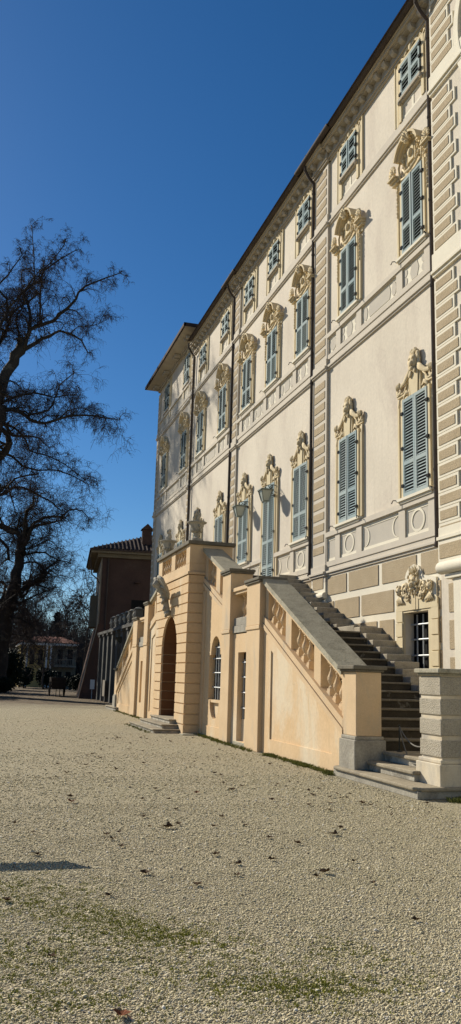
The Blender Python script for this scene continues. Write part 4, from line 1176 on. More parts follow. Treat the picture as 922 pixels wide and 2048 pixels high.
def leaf_mesh(name, m, seed, big=1.):
    r = random.Random(seed); mb = MB()
    n = 9; out = []
    L = .05 * big
    for k in range(n):        # lobed outline, curled up along the rim
        a = 2 * PI * k / n; q = L * (1. if k % 2 else .58) * r.uniform(.8, 1.15)
        out.append((q * math.cos(a), q * .8 * math.sin(a), .006 + r.uniform(.2, .9) * q * .75))
    mb.add([(0, 0, .006)] + out, [(0, 1 + k, 1 + (k + 1) % n) for k in range(n)])
    mb.tube([(0, 0, .006), (-L * .8, L * .2, .02), (-L * 1.5, L * .5, .012)], .0016, 4)
    me = mb.mesh(name, m); return me
LM = [leaf_mesh('fallen_leaf', M['dryleaf'], k) for k in range(4)]; LR = leaf_mesh('red_leaf', M['redleaf'], 8, 1.3); LD = leaf_mesh('dark_leaf', M['dryleaf'], 9, 1.5); LP = leaf_mesh('pale_leaf', M['coping'], 6, 1.1)
def leaf(me, x, y, label, group='dry leaves on the gravel', s=1.):
    o = bpy.data.objects.new('fallen_leaf', me); COL.objects.link(o)
    o.location = (x, y, .008); o.rotation_euler.z = rng.uniform(0, 6.28); o.scale = (s, s, s); tag(o, label, 'leaf', group)
leaf(LR, 1.29, 11.14, 'flat red-brown leaf far out on the open gravel, left of the other leaves', s=1.3)
leaf(LD, 2.12, 9.24, 'largest dark curled leaf, in the middle of the gravel', s=1.35)
leaf(LR, 3.08, 11.83, 'red-brown leaf standing upright on the gravel in front of the portal steps')
leaf(LD, 3.77, 8.63, 'dark ragged leaf on the gravel in front of the stair entrance')
leaf(LP, .63, 8.09, 'pale leaf lying at the edge of the ground shadow')
leaf(LR, .8, 4.33, 'broad reddish leaf at the very bottom of the picture', s=.9)
leaf(LD, 2.33, 7.41, 'dark folded leaf alone on the near gravel', s=.8)
rl = random.Random(12)
for (x, y) in [(2.98, 9.27), (2.48, 10.47), (3.96, 12.52), (.55, 5.25), (4.39, 10.21), (3.02, 5.54), (2.88, 9.84), (3.21, 6.57)]: leaf(rl.choice(LM), x, y, 'small dry brown leaf lying on the pale gravel', s=rl.uniform(.7, 1.))
for k in range(70):
    y = 6.5 + 16 * rl.random() ** 1.2; x = y * .04 + rl.random() * (min(5.9, y * .5) - y * .04)
    leaf(rl.choice(LM), x, y, 'small dry brown leaf lying on the pale gravel', s=rl.uniform(.7, 1.35))
for k in range(14): leaf(rl.choice(LM), 5.0 + rl.gauss(0, .35), 11.3 + rl.gauss(0, .8), 'small dry brown leaf lying on the pale gravel', s=rl.uniform(.6, 1.))

# ------------------------------------------------------------------ arcade wall beyond the stairs, with carved busts
arc_ = thing('arcade_wall', 'grey stone arcade with narrow arched recesses, running from the stairs to the dark brick building', 'arcade', (7.5, 47, 0))
AB = []
mb = MB(); ya, yb = 41.2, 54.5; ox = 0; 
lo = lambda y: y - 47
cs = [42.6 + 1.72 * k for k in range(7)]
hs = []
for c in cs: hs.append([(lo(c - .55), .35), (lo(c + .55), .35)] + [(lo(p[0]), p[1]) for p in arc(c, 2.75, .55, .62, 0, 180, 10)])
mb.plate([(lo(ya), 0), (lo(yb), 0), (lo(yb), 4.0), (lo(ya), 4.0)], 0, .35, hs)
mb.build('wall', M['concrete'], arc_)
mb = MB(); mb.box(.34, .7, lo(ya), lo(yb), 0, 3.9); mb.build('recess_back', M['recess'], arc_)
for c in [cs[0] - .86] + [c + .86 for c in cs]:
    mb = MB(); mb.box(-.14, -.001, lo(c - .2), lo(c + .2), 0, 3.86); mb.box(-.2, -.001, lo(c - .25), lo(c + .25), 3.861, 4.0); mb.build('pillar', M['concrete'], arc_)
mb = MB(); mb.box(-.22, .5, lo(ya), lo(yb), 4.001, 4.16); mb.build('cornice', M['concrete'], arc_)
ones = ['nearest', 'second', 'third', 'fourth', 'fifth', 'farthest']
for k, y in enumerate([42.3, 43.9, 45.3, 46.7, 48.3, 49.9]):
    s = thing('carved_stone_block', '%s of the weathered carved stone blocks on the arcade, counted from the stairs' % ones[k] if k else 'weathered carved stone block on the arcade, nearest the stairs', 'carved block', (7.66, y, 4.16), 'carved blocks on top of the arcade')
    mb = MB(); mb.box(-.26, .26, -.34, .34, 0, .1); mb.box(-.20, .20, -.28, .28, .101, .66); mb.box(-.24, .24, -.32, .32, .661, .72); mb.build('block', M['concrete'], s, bevel=.015)
    mb = MB(); r = random.Random(k); mb.blob((-.20, 0, .40), (.10, .12, .16)); mb.blob((-.29, 0, .38), (.04, .03, .05))
    for q in range(9): mb.blob((-.20, r.uniform(-.22, .22), r.uniform(.18, .62)), (.06, .05, .05), u=6, v=4)
    mb.blob((0, 0, .72), (.2, .26, .10)); mb.build('carved_head', M['stone'], s, smooth=True)
f = thing('floodlight', 'black wedge-shaped floodlight fixed high on the grey arcade', 'floodlight', (7.36, 45.4, 3.4))
mb = MB(); mb.box(-.02, .14, -.03, .03, -.05, .05); mb.build('arm', M['iron'], f)
mb = MB(); mb.add([(-.35, -.22, .14), (-.35, .22, .14), (-.02, .22, .2), (-.02, -.22, .2), (-.1, -.16, -.18), (-.1, .16, -.18), (-.02, .16, -.15), (-.02, -.16, -.15)], [(0, 3, 2, 1), (4, 5, 6, 7), (0, 1, 5, 4), (1, 2, 6, 5), (2, 3, 7, 6), (3, 0, 4, 7)]); mb.build('housing', M['iron'], f)
p = thing('notice_panel', 'upright cream notice panel standing against the foot of the grey arcade', 'panel', (7.25, 50.1, 0))
mb = MB(); mb.box(-.02, .02, -.42, .42, .33, 1.25); mb.build('board', M['pale_lit'], p); mb = MB()
for s in (-.36, .36): mb.box(.021, .06, s - .03, s + .03, 0, 1.2)
mb.build('frame', M['wood'], p)
p = thing('white_sign', 'small white upright sign on a thin post before the dark brick building', 'sign', (7.25, 55.3, 0))
mb = MB(); mb.tube([(0, 0, 0), (0, 0, 1.2)], .025, 8); mb.build('post', M['bars'], p)
mb = MB(); mb.box(-.14, .14, -.05, -.03, .62, 1.22); mb.build('sign_board', M['paint'], p)

# ------------------------------------------------------------------ dark brick building
bb = thing('brick_building', 'tall dark brick building with a battered corner, tiled roof and chimney', 'building', (7.4, 56, 0), rz=R(-5.6))
def at(x, y, z): return (x - 7.4, y - 56, z)
mb = MB()
H = 9.5
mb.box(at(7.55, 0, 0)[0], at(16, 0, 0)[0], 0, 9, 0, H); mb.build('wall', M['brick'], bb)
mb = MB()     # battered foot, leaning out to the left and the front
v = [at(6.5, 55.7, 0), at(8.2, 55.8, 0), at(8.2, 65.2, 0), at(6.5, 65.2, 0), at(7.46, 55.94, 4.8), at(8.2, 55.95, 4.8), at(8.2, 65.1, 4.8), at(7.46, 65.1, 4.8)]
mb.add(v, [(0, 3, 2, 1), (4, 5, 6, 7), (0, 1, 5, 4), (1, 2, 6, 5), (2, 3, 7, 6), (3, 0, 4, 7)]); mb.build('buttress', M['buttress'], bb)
mb = MB(); mb.tube([at(6.44, 55.62, .05), at(7.45, 55.88, 4.75), at(7.49, 55.9, 5.1)], .035, 6); mb.tube([at(7.46, 55.9, 4.9), at(7.46, 55.9, 9.0)], .03, 6); mb.build('lit_edge_strip', M['pale_lit'], bb)  # pale tubes along the corner stand for its sunlit edge
mb = MB(); mb.box(at(7.49, 0, 0)[0], at(7.549, 0, 0)[0], .05, 9, 4.85, H); mb.build('side_wall', M['pale_lit'], bb)  # sunlit side as a paler colour than the front
mb = MB(); mb.box(at(6.75, 0, 0)[0], at(16.6, 0, 0)[0], -.55, 9.5, H + .001, H + .14); mb.box(at(7.2, 0, 0)[0], at(16.3, 0, 0)[0], -.25, 9.2, H - .25, H - .001); mb.build('eaves', M['houseshade'], bb)
mb = MB()
x0, x1, yy0, yy1, zr = at(6.65, 0, 0)[0], at(16.7, 0, 0)[0], -.65, 9.6, H + .141
mb.add([(x0, yy0, zr), (x1, yy0, zr), (x1, yy1, zr), (x0, yy1, zr), ((x0 + x1) / 2, yy0 + 4.5, zr + 2.1), ((x0 + x1) / 2, yy1 - 4.5, zr + 2.1), (x0, yy0, zr + .12), (x1, yy0, zr + .12), (x1, yy1, zr + .12), (x0, yy1, zr + .12)],
       [(6, 7, 4), (7, 8, 5, 4), (8, 9, 5), (9, 6, 4, 5), (3, 2, 1, 0), (0, 1, 7, 6), (1, 2, 8, 7), (2, 3, 9, 8), (3, 0, 6, 9)])
# rows of pantiles, standing as ribs down the front and left slopes
k = 0; xx = x0 + .3
while xx < x1 - .2:
    t = min(1., min(xx - x0, x1 - xx) / ((x1 - x0) / 2)); 
    mb.tube([(xx, yy0 - .02, zr + .13), (xx, yy0 + 4.5 * t, zr + .13 + 2.0 * t)], .06, 5, caps=False); xx += .27
rf = mb.build('roof', M['tile'], bb)
mb = MB(); cx = at(10.5, 0, 0)[0]; mb.box(cx - .32, cx + .32, .7, 1.4, zr + .1, 11.45); mb.prism_y([(cx - .42, 11.451), (cx + .42, 11.451), (cx, 11.85)], .6, 1.5); mb.build('chimney', M['brick'], rf)
mb = MB(); mb.tube([at(7.95, 55.9, 9.5), at(7.95, 55.9, 3.9)], .05, 6); mb.tube([at(6.75, 56.9, 9.3), at(6.9, 57, 8.2), at(7.3, 57, 7.9), at(7.44, 57, 7.6)], .05, 6); mb.build('downpipe', M['gutter'], bb)
mb = MB(); mb.box(at(9.6, 0, 0)[0], at(12.5, 0, 0)[0], -.02, .1, 4.9, 6.5); mb.build('window', M['dark'], bb)
mb = MB(); mb.box(at(7.0, 0, 0)[0], at(7.488, 0, 0)[0], 3.5, 5.5, 4.8, 7.0); mb.build('oriel', M['houseshade'], bb)
mb = MB(); mb.lathe([(.16, 0), (.2, .04), (.2, .1)], (at(9.9, 0, 0)[0], -.04, 7.6), 12); mb.build('wall_lamp', M['brick'], bb)

# ------------------------------------------------------------------ cart on two wheels
c = thing('wooden_cart', 'small dark wooden cart on two thin wheels, standing on the shaded ground', 'cart', (5.5, 60.2, 0))
mb = MB()
mb.add([(-.40, -.6, .5), (.40, -.6, .5), (.40, .9, .5), (-.40, .9, .5), (-.52, -.7, 1.28), (.52, -.7, 1.28), (.52, 1.0, 1.28), (-.52, 1.0, 1.28)], [(0, 3, 2, 1), (4, 5, 6, 7), (0, 1, 5, 4), (1, 2, 6, 5), (2, 3, 7, 6), (3, 0, 4, 7)])
for z in (.62, .86, 1.1): mb.box(-.50, .50, -.74, -.69, z, z + .16)
mb.build('cart_body', M['wood'], c)
for s in (-1, 1):
    mb = MB(); n = 20
    mb.tube([(s * .50, .2 + .52 * math.cos(2 * PI * k / n), .54 + .50 * math.sin(2 * PI * k / n)) for k in range(n + 1)], .04, 6, caps=False)
    for k in range(8): mb.tube([(s * .50, .2, .54), (s * .50, .2 + .5 * math.cos(PI * k / 4), .54 + .49 * math.sin(PI * k / 4))], .022, 5)
    mb.build('wheel', M['wood'], c)
mb = MB(); mb.tube([(-.5, .2, .54), (.5, .2, .54)], .04, 6); mb.tube([(-.12, -.6, .5), (-.13, -.7, 0)], .025, 5); mb.tube([(.12, -.6, .5), (.13, -.7, 0)], .025, 5); mb.build('axle', M['wood'], c)

# ------------------------------------------------------------------ house at the back
h = thing('yellow_house', 'low yellow house with white columns, a balcony and a red tiled roof, behind the hedges', 'house', (7.5, 95, 0))
def hx(x): return x - 7.5
mb = MB(); mb.box(hx(4.6), hx(8.0), 1.5, 10, 0, 4.5); mb.build('wall', M['housewall'], h)
mb = MB(); mb.box(hx(8.0), hx(10.6), 0.6, 10, 0, 4.5); mb.build('side_wall', M['houseshade'], h)
mb = MB(); mb.box(hx(4.4), hx(10.7), -.3, 10.4, 4.5, 4.74); mb.build('fascia', M['paint'], h)
mb = MB(); z = 4.801; mb.add([(hx(4.2), -.5, z), (hx(10.9), -.5, z), (hx(10.9), 10.6, z), (hx(4.2), 10.6, z), (hx(6.4), 5, z + .85), (hx(9.2), 5, z + .85)], [(0, 1, 5, 4), (1, 2, 5), (2, 3, 4, 5), (3, 0, 4), (3, 2, 1, 0)]); mb.build('roof', M['redtile'], h)
for x in (5.2, 7.3, 7.75):
    mb = MB(); mb.lathe([(.14, 0), (.14, .1), (.1, .14), (.1, 4.3), (.15, 4.4), (.15, 4.5)], (hx(x), 0, 0), 10); mb.build('column', M['paint'], h)
mb = MB(); mb.box(hx(8.1), hx(10.5), -.5, .6, 2.2, 2.36)
for k in range(14): mb.box(hx(8.15 + .17 * k), hx(8.19 + .17 * k), -.48, -.44, 2.36, 3.0)
mb.box(hx(8.1), hx(10.5), -.5, -.42, 3.0, 3.06); mb.build('balcony', M['pale_lit'], h)
for x, z0, z1 in ((8.5, 2.5, 4.1), (9.6, 2.5, 4.1), (8.5, .5, 1.7), (9.5, .5, 1.7)):
    mb = MB(); mb.box(hx(x), hx(x + .6), .55, .6, z0, z1); wd = mb.build('window', M['dark'], h)
    mb = MB(); mb.box(hx(x) - .06, hx(x), .54, .6, z0, z1); mb.box(hx(x + .6), hx(x + .66), .54, .6, z0, z1); mb.build('frame', M['pale_lit'], wd)
for x in (5.6, 6.5):
    mb = MB(); mb.box(hx(x), hx(x + .5), 1.45, 1.5, 2.4, 4.0); mb.build('window', M['dark'], h)

# ------------------------------------------------------------------ leafy shrubs
def leafball(mb, c, r, n, size, rn, mi=0):
    for _ in range(n):
        d = Vector((rn.gauss(0, 1), rn.gauss(0, 1), rn.gauss(0, 1))).normalized() * (rn.random() ** .33)
        p = Vector((c[0] + d.x * r[0], c[1] + d.y * r[1], max(.02, c[2] + d.z * r[2])))
        a = Vector((rn.gauss(0, 1), rn.gauss(0, 1), rn.gauss(0, 1))).normalized(); b = a.orthogonal().normalized(); s = size * rn.uniform(.6, 1.4)
        mb.add([p - b * s * .4, p + a * s, p + b * s * .4, p - a * s], [(0, 1, 2, 3)], mi)
def shrub(label, loc, r, n, size, seed, m='leafy', name='evergreen_shrub', group='evergreen shrubs at the back of the garden'):
    rn = random.Random(seed); s = thing(name, label, 'shrub', (loc[0], loc[1], 0), group)
    mb = MB()
    for k in range(7):
        q = (rn.uniform(-.5, .5) * r[0], rn.uniform(-.5, .5) * r[1], r[2] * rn.uniform(.7, 1.25))
        leafball(mb, q, (r[0] * .6, r[1] * .6, r[2] * .7), n // 7, size, rn)
    mb.build('foliage', M[m], s)
    mb = MB()
    for k in range(3): mb.tube([(rn.uniform(-.1, .1), rn.uniform(-.1, .1), 0), (rn.uniform(-.4, .4) * r[0], rn.uniform(-.4, .4) * r[1], r[2])], [.06, .03], 5)
    mb.build('stem', M['bark'], s)
shrub('broad dark clipped shrub in front of the yellow house columns', (7.0, 88), (1.25, 1, 1.1), 2600, .13, 1)
shrub('low dark shrub before the balcony of the yellow house', (8.9, 84), (1.0, .9, .75), 1600, .12, 2)
shrub('tall dark evergreen mass by the big trunk at the left edge', (2.9, 78), (1.5, 1.3, 2.0), 3600, .15, 3)
shrub('dark shrub between the yellow house and the brick corner', (8.6, 74), (.9, .9, .8), 1400, .12, 4)
shrub('ragged dark shrub left of the cart', (4.7, 86), (.9, .8, 1.1), 1500, .13, 6)
shrub('round dark shrub at the foot of the left trunk', (2.2, 66), (.75, .7, .7), 1300, .11, 7)

# evergreens to the left that shade the far forecourt (outside the picture)
for k, (x, y, hh) in enumerate([(-4.5, 64, 9), (-8, 70, 12), (-2.6, 74, 9), (-12, 78, 13), (-5.5, 82, 12), (-9, 90, 14)]):
    rn = random.Random(40 + k); t = thing('holm_oak', 'dark evergreen oak beyond the left edge of the forecourt', 'tree', (x, y, 0), 'evergreen oaks left of the forecourt')
    mb = MB(); mb.tube([(0, 0, 0), (.1, 0, hh * .3), (.2, .1, hh * .6)], [.3, .24, .12], 8); mb.build('trunk', M['bark'], t)
    mb = MB()
    for q in range(10): leafball(mb, (rn.uniform(-1.6, 1.6), rn.uniform(-1.6, 1.6), hh * rn.uniform(.35, .9)), (1.5, 1.5, 1.4), 240, .2, rn)
    mb.build('crown', M['leafy'], t)
# added board, unseen at the left, shaped to cast the near ground shadow
b = thing('shadow_board', 'added unseen board on two posts, left of the edge, casting the ground shadow', 'board', (-.38, 9.12, 0))
mb = MB(); mb.add([(-.62, -.03, .87), (.54, -.03, .87), (.54, .03, 1.09), (-.62, .03, 1.09), (-.62, .01, .87), (.54, .01, .87), (.54, .07, 1.09), (-.62, .07, 1.09)], [(0, 1, 2, 3), (7, 6, 5, 4), (4, 5, 1, 0), (5, 6, 2, 1), (6, 7, 3, 2), (7, 4, 0, 3)]); mb.build('panel', M['wood'], b)
mb = MB(); mb.box(-.5, -.44, -.02, .04, 0, .95); mb.build('leg', M['iron'], b)
mb = MB(); mb.box(-.3, -.24, -.02, .04, 0, .95); mb.build('leg', M['iron'], b)

# ------------------------------------------------------------------ bare trees
def catmull(pts, rad0, rad1, step):
    P = [Vector(p) for p in pts]; out = []
    P = [P[0] * 2 - P[1]] + P + [P[-1] * 2 - P[-2]]
    for i in range(1, len(P) - 2):
        n = max(1, int((P[i + 1] - P[i]).length / step))
        for k in range(n):
            t = k / n; a, b, c, d = P[i - 1], P[i], P[i + 1], P[i + 2]
            out.append(.5 * ((2 * b) + (c - a) * t + (2 * a - 5 * b + 4 * c - d) * t * t + (3 * b - a - 3 * c + d) * t ** 3))
    out.append(P[-2])
    m = len(out); return out, [rad0 + (rad1 - rad0) * (k / (m - 1)) ** .85 for k in range(m)]

class Tree:
    def __init__(self, seed, seeds=True, thin=1., twigr=.011, dens=1., droop=.35):
        self.r = random.Random(seed); self.big = MB(); self.fine = MB(); self.balls = seeds; self.tr = twigr; self.dens = dens; self.droop = droop; self.thin = thin
    def rv(self): r = self.r; return Vector((r.gauss(0, 1), r.gauss(0, 1), r.gauss(0, 1)))
    def limb(self, pts, r0, r1, kids=True, n=8):
        r0 *= self.thin if kids else 1.
        q, rad = catmull(pts, r0, r1, .5)
        r = self.r
        q = [p + self.rv() * min(.06, rad[i] * .4) for i, p in enumerate(q)]
        self.big.tube(q, rad, n if r0 > .12 else 6)
        if kids:
            for i in range(1, len(q)):
                if rad[i] > .34: continue
                d = (q[i] - q[i - 1]).normalized()
                for _ in range(2 if r.random() < .55 * self.dens else 1):
                    if r.random() < .92: self.branch(q[i], d, max(.018, rad[i] * r.uniform(.28, .5)), r.uniform(1.2, 2.9) * (.75 + min(rad[i], .2) * 2.2), 1)
            self.branch(q[-1], (q[-1] - q[-2]).normalized(), r1, 1.2, 1)
    def branch(self, p, d, r0, L, lev):
        r = self.r
        side = self.rv(); side = (side - d * side.dot(d)).normalized()
        dr = (d * r.uniform(.15, .9) + side).normalized()
        if lev == 1: dr = (dr + Vector((0, 0, .35))).normalized()
        if p.z > 30: L *= .8
        n = 6 if lev == 1 else 4
        pts = [p]; rad = [r0]
        step = L / n
        for k in range(n):
            f = (k + 1) / n
            dr = (dr + self.rv() * .20 + Vector((0, 0, (-self.droop if f > .45 else .10)))).normalized()
            pts.append(pts[-1] + dr * step); rad.append(max(self.tr * .6, r0 + (self.tr * .6 - r0) * f))
        (self.big if r0 > .03 else self.fine).tube(pts, rad, 5 if r0 > .03 else 3, caps=False)
        if lev < 3:
            c = int((7 if lev == 1 else 4) * self.dens * r.uniform(.7, 1.25))
            for _ in range(c):
                i = r.randint(1, n); self.branch(pts[i].lerp(pts[i - 1], r.random()), (pts[i] - pts[i - 1]).normalized(), max(self.tr, rad[i] * .55), L * r.uniform(.32, .62), lev + 1)
        elif self.balls and r.random() < .30:
            e = pts[-1] + Vector((0, 0, -.10)); s = .022
            self.fine.add([e + Vector(v) * s for v in ((1, 0, 0), (-1, 0, 0), (0, 1, 0), (0, -1, 0), (0, 0, 1), (0, 0, -1))], [(0, 2, 4), (2, 1, 4), (1, 3, 4), (3, 0, 4), (2, 0, 5), (1, 2, 5), (3, 1, 5), (0, 3, 5)])
    def done(self, root, base, m='bark', mt='twig'):
        b = Vector(base)
        for mb in (self.big, self.fine): mb.v = [tuple(Vector(v) - b) for v in mb.v]
        self.big.build('trunk', M[m], root, smooth=True); self.fine.build('crown', M[mt], root)
LIMBS_A = [
  ([(-0.75,54.0,1.48),(-0.75,54.0,5.86),(-0.6,54.0,9.59),(-0.4,54.0,12.79),(-0.05,54.0,15.41),(0.3,54.0,17.09),(0.4,54.0,18.44)],0.8,0.58),
  ([(0.4,54.0,18.44),(0.54,53.83,19.89),(1.24,53.67,21.71),(1.68,53.5,22.54)],0.5,0.36),
  ([(1.7,53.5,22.19),(1.99,53.31,23.42),(2.71,53.12,23.99),(3.47,52.94,24.24),(4.19,52.75,25.02),(4.71,52.56,25.77),(5.23,52.38,26.64),(6.18,52.19,27.14),(7.44,52.0,27.82)],0.26,0.03),
  ([(1.7,53.5,22.19),(2.82,53.83,23.22),(3.42,54.17,23.66),(4.02,54.5,24.21),(4.77,54.83,24.23),(5.54,55.17,24.04),(6.05,55.5,23.35)],0.24,0.04),
  ([(4.73,55.0,24.3),(5.29,55.33,25.07),(6.26,55.67,25.41),(7.18,56.0,26.09)],0.07,0.02),
  ([(1.99,53.5,23.5),(1.9,53.92,25.16),(1.43,54.33,26.57),(2.48,54.75,27.72),(2.66,55.17,28.62),(3.55,55.58,29.78),(4.79,56.0,31.02)],0.2,0.03),
  ([(2.61,53.0,23.92),(2.48,52.67,25.45),(2.47,52.33,26.58),(2.25,52.0,26.6),(2.3,51.67,26.87),(2.91,51.33,27.45),(3.66,51.0,28.69)],0.14,0.03),
  ([(1.42,54.0,26.42),(2.02,54.33,27.33),(1.88,54.67,29.7),(1.6,55.0,31.76)],0.13,0.02),
  ([(-0.21,54.0,22.21),(0.33,54.5,22.9),(0.87,55.0,25.24),(1.72,55.5,26.37),(2.41,56.0,27.27)],0.2,0.06),
  ([(-0.03,54.0,22.44),(-0.18,53.71,22.94),(0.21,53.43,23.94),(0.54,53.14,24.5),(0.38,52.86,25.2),(-0.24,52.57,25.7),(0.35,52.29,26.62),(1.09,52.0,27.99)],0.2,0.03),
  ([(-0.24,52.0,25.44),(-0.46,52.0,24.68),(-0.53,52.0,23.23)],0.1,0.12),
  ([(1.48,54.0,22.88),(1.08,54.75,24.84),(1.53,55.5,26.12),(1.2,56.25,28.43),(1.28,57.0,29.38)],0.12,0.03),
  ([(0.66,54.0,18.52),(1.93,53.6,19.17),(3.15,53.2,19.2),(3.9,52.8,18.96),(4.11,52.4,19.67),(4.88,52.0,20.46)],0.15,0.03),
  ([(0.59,54.0,18.1),(1.34,53.57,18.06),(2.2,53.14,17.63),(2.79,52.71,17.02),(3.97,52.29,17.29),(4.58,51.86,17.43),(6.05,51.43,17.58),(7.83,51.0,17.36)],0.24,0.03),
  ([(4.12,53.0,17.51),(4.71,52.5,18.04),(5.6,52.0,18.2),(6.63,51.5,17.67)],0.08,0.02),
  ([(2.28,53.0,17.7),(3.59,53.0,18.16),(3.92,53.0,19.02),(4.97,53.0,19.36)],0.12,0.03),
  ([(0.65,54.0,17.35),(1.45,54.33,17.07),(2.18,54.67,16.63),(2.65,55.0,15.84),(3.67,55.33,15.72),(5.03,55.67,15.31),(6.44,56.0,14.47)],0.14,0.02),
  ([(0.4,54.0,16.96),(1.1,54.25,16.6),(1.14,54.5,15.55),(0.4,54.75,14.83),(-0.14,55.0,14.53)],0.26,0.3),
  ([(1.15,54.5,15.45),(1.61,54.92,15.3),(2.35,55.33,14.86),(3.37,55.75,14.75),(4.59,56.17,14.96),(5.78,56.58,14.75),(6.79,57.0,14.4)],0.14,0.03),
  ([(3.4,56.0,14.6),(2.22,55.67,14.2),(1.57,55.33,13.53),(1.14,55.0,12.74)],0.1,0.06),
  ([(-0.08,54.0,20.6),(0.21,54.0,19.39),(0.29,54.0,18.37)],0.3,0.36),
]
LIMBS_B = [
  ([(1.52,62.0,0.56),(1.61,62.0,2.0),(1.74,62.0,3.74),(2.05,62.0,6.05),(2.46,62.0,7.86),(2.65,62.0,9.13),(2.64,62.0,10.23)],0.85,0.3),
  ([(2.7,62.0,10.01),(2.99,61.71,10.94),(3.53,61.43,12.08),(4.12,61.14,12.56),(5.3,60.86,12.7),(5.8,60.57,13.18),(6.7,60.29,13.1),(7.26,60.0,12.52)],0.26,0.03),
  ([(2.54,62.0,10.37),(2.63,62.25,11.18),(1.77,62.5,11.73),(0.84,62.75,11.99),(0.28,63.0,12.08)],0.34,0.22),
  ([(2.62,62.0,11.14),(3.34,62.67,12.08),(4.58,63.33,12.58),(5.39,64.0,12.96)],0.2,0.06),
  ([(2.81,62.0,9.82),(3.7,61.75,10.04),(4.33,61.5,10.05),(5.36,61.25,9.52),(6.08,61.0,9.44)],0.16,0.03),
  ([(3.05,62.0,7.85),(3.91,61.33,7.93),(4.35,60.67,8.73),(5.16,60.0,9.35)],0.24,0.05),
  ([(4.34,60.5,8.76),(4.59,60.33,8.8),(5.24,60.17,8.36),(6.33,60.0,8.22)],0.08,0.02),
  ([(2.94,62.0,9.26),(3.79,62.5,9.47),(4.6,63.0,9.2)],0.12,0.05),
  ([(2.87,62.0,10.3),(3.54,62.67,10.54),(4.67,63.33,11.3),(5.44,64.0,10.86)],0.12,0.03),
  ([(0.67,64.0,14.56),(1.23,63.83,14.58),(1.85,63.67,15.0),(2.59,63.5,15.14),(3.77,63.33,14.61),(4.75,63.17,14.11),(5.46,63.0,13.49)],0.2,0.03),
  ([(0.91,63.0,11.17),(1.79,63.0,10.46),(1.95,63.0,9.7)],0.18,0.1),
  ([(3.14,62.0,7.42),(3.59,61.0,7.67),(4.24,60.0,8.14)],0.24,0.15),
  ([(2.33,62.0,6.06),(3.08,61.0,6.41),(4.02,60.0,6.91),(4.88,59.0,7.25)],0.14,0.03),
  ([(1.79,63.0,7.75),(1.79,62.5,7.08),(1.7,62.0,6.49)],0.1,0.2),
  ([(1.94,62.0,5.35),(2.66,61.33,5.27),(3.54,60.67,4.97),(4.53,60.0,3.93)],0.12,0.03),
  ([(1.88,62.0,4.2),(2.82,63.0,4.2),(3.97,64.0,4.05)],0.1,0.03),
]

def farther(L, f, dx): return [([(p[0] * f - dx, p[1] * f, 1.6 + (p[2] - 1.6) * f) for p in pts], a * f, b * f) for pts, a, b in L]
LIMBS_A = farther(LIMBS_A, 1.14, .5); LIMBS_B = farther(LIMBS_B, 1.1, .3)
def traced_tree(limbs, seed, label, extra, dens=1., **kw):
    base = limbs[0][0][0]; base = (base[0], base[1], 0)
    t = thing('plane_tree', label, 'tree', base, 'bare plane trees left of the palace')
    T = Tree(seed, dens=dens, **kw)
    first = [base] + [limbs[0][0][0]] + list(limbs[0][0][1:])
    T.limb(first, limbs[0][1] * 1.15, limbs[0][2], kids=False, n=14)
    for pts, r0, r1 in limbs[1:]: T.limb(pts, r0, r1)
    for pts, r0, r1 in extra: T.limb(pts, r0, r1)
    T.done(t, base)
def mirrored(limbs, rn, k, x0, y0, qq=(.75, 1.)):
    """further limbs on the sides of the crown turned away: the same habit, swung round the trunk"""
    out = []
    for pts, r0, r1 in limbs:
        a = rn.uniform(*k); c, s = math.cos(a), math.sin(a); q = rn.uniform(*qq); dz = rn.uniform(-1.2, .8)
        out.append(([(x0 + ((p[0] - x0) * c - (p[1] - y0) * s) * q, y0 + ((p[0] - x0) * s + (p[1] - y0) * c) * q, (lambda z: z if z < 23 else 23 + (z - 23) * .6)(p[2] + dz * (i > 0))) for i, p in enumerate(pts)], r0 * .9, r1))
    return out
ra = random.Random(31)
xa, ya_ = -.85, 61.5
traced_tree(LIMBS_A, 5, 'huge bare plane tree cut by the left edge, its crown high against the blue sky',
            mirrored([LIMBS_A[i] for i in (2, 5, 9, 13, 16)], ra, (R(150), R(210)), xa, ya_, (.5, .7)) + mirrored([LIMBS_A[i] for i in (2, 3, 12, 13, 16)], ra, (R(60), R(110)), xa, ya_) + mirrored([LIMBS_A[i] for i in (2, 5, 13)], ra, (R(-110), R(-70)), xa, ya_), dens=1.6, twigr=.010, thin=.62)
traced_tree(LIMBS_B, 8, 'lower bare plane tree with a leaning trunk behind the huge one, near the brick building',
            mirrored([LIMBS_B[i] for i in (1, 5, 9, 13)], ra, (R(60), R(120)), 2.8, 68.) + mirrored([LIMBS_B[i] for i in (1, 4, 6)], ra, (R(-110), R(-60)), 2.8, 68.), dens=1.65, twigr=.010, thin=.68, seeds=False, droop=.15)

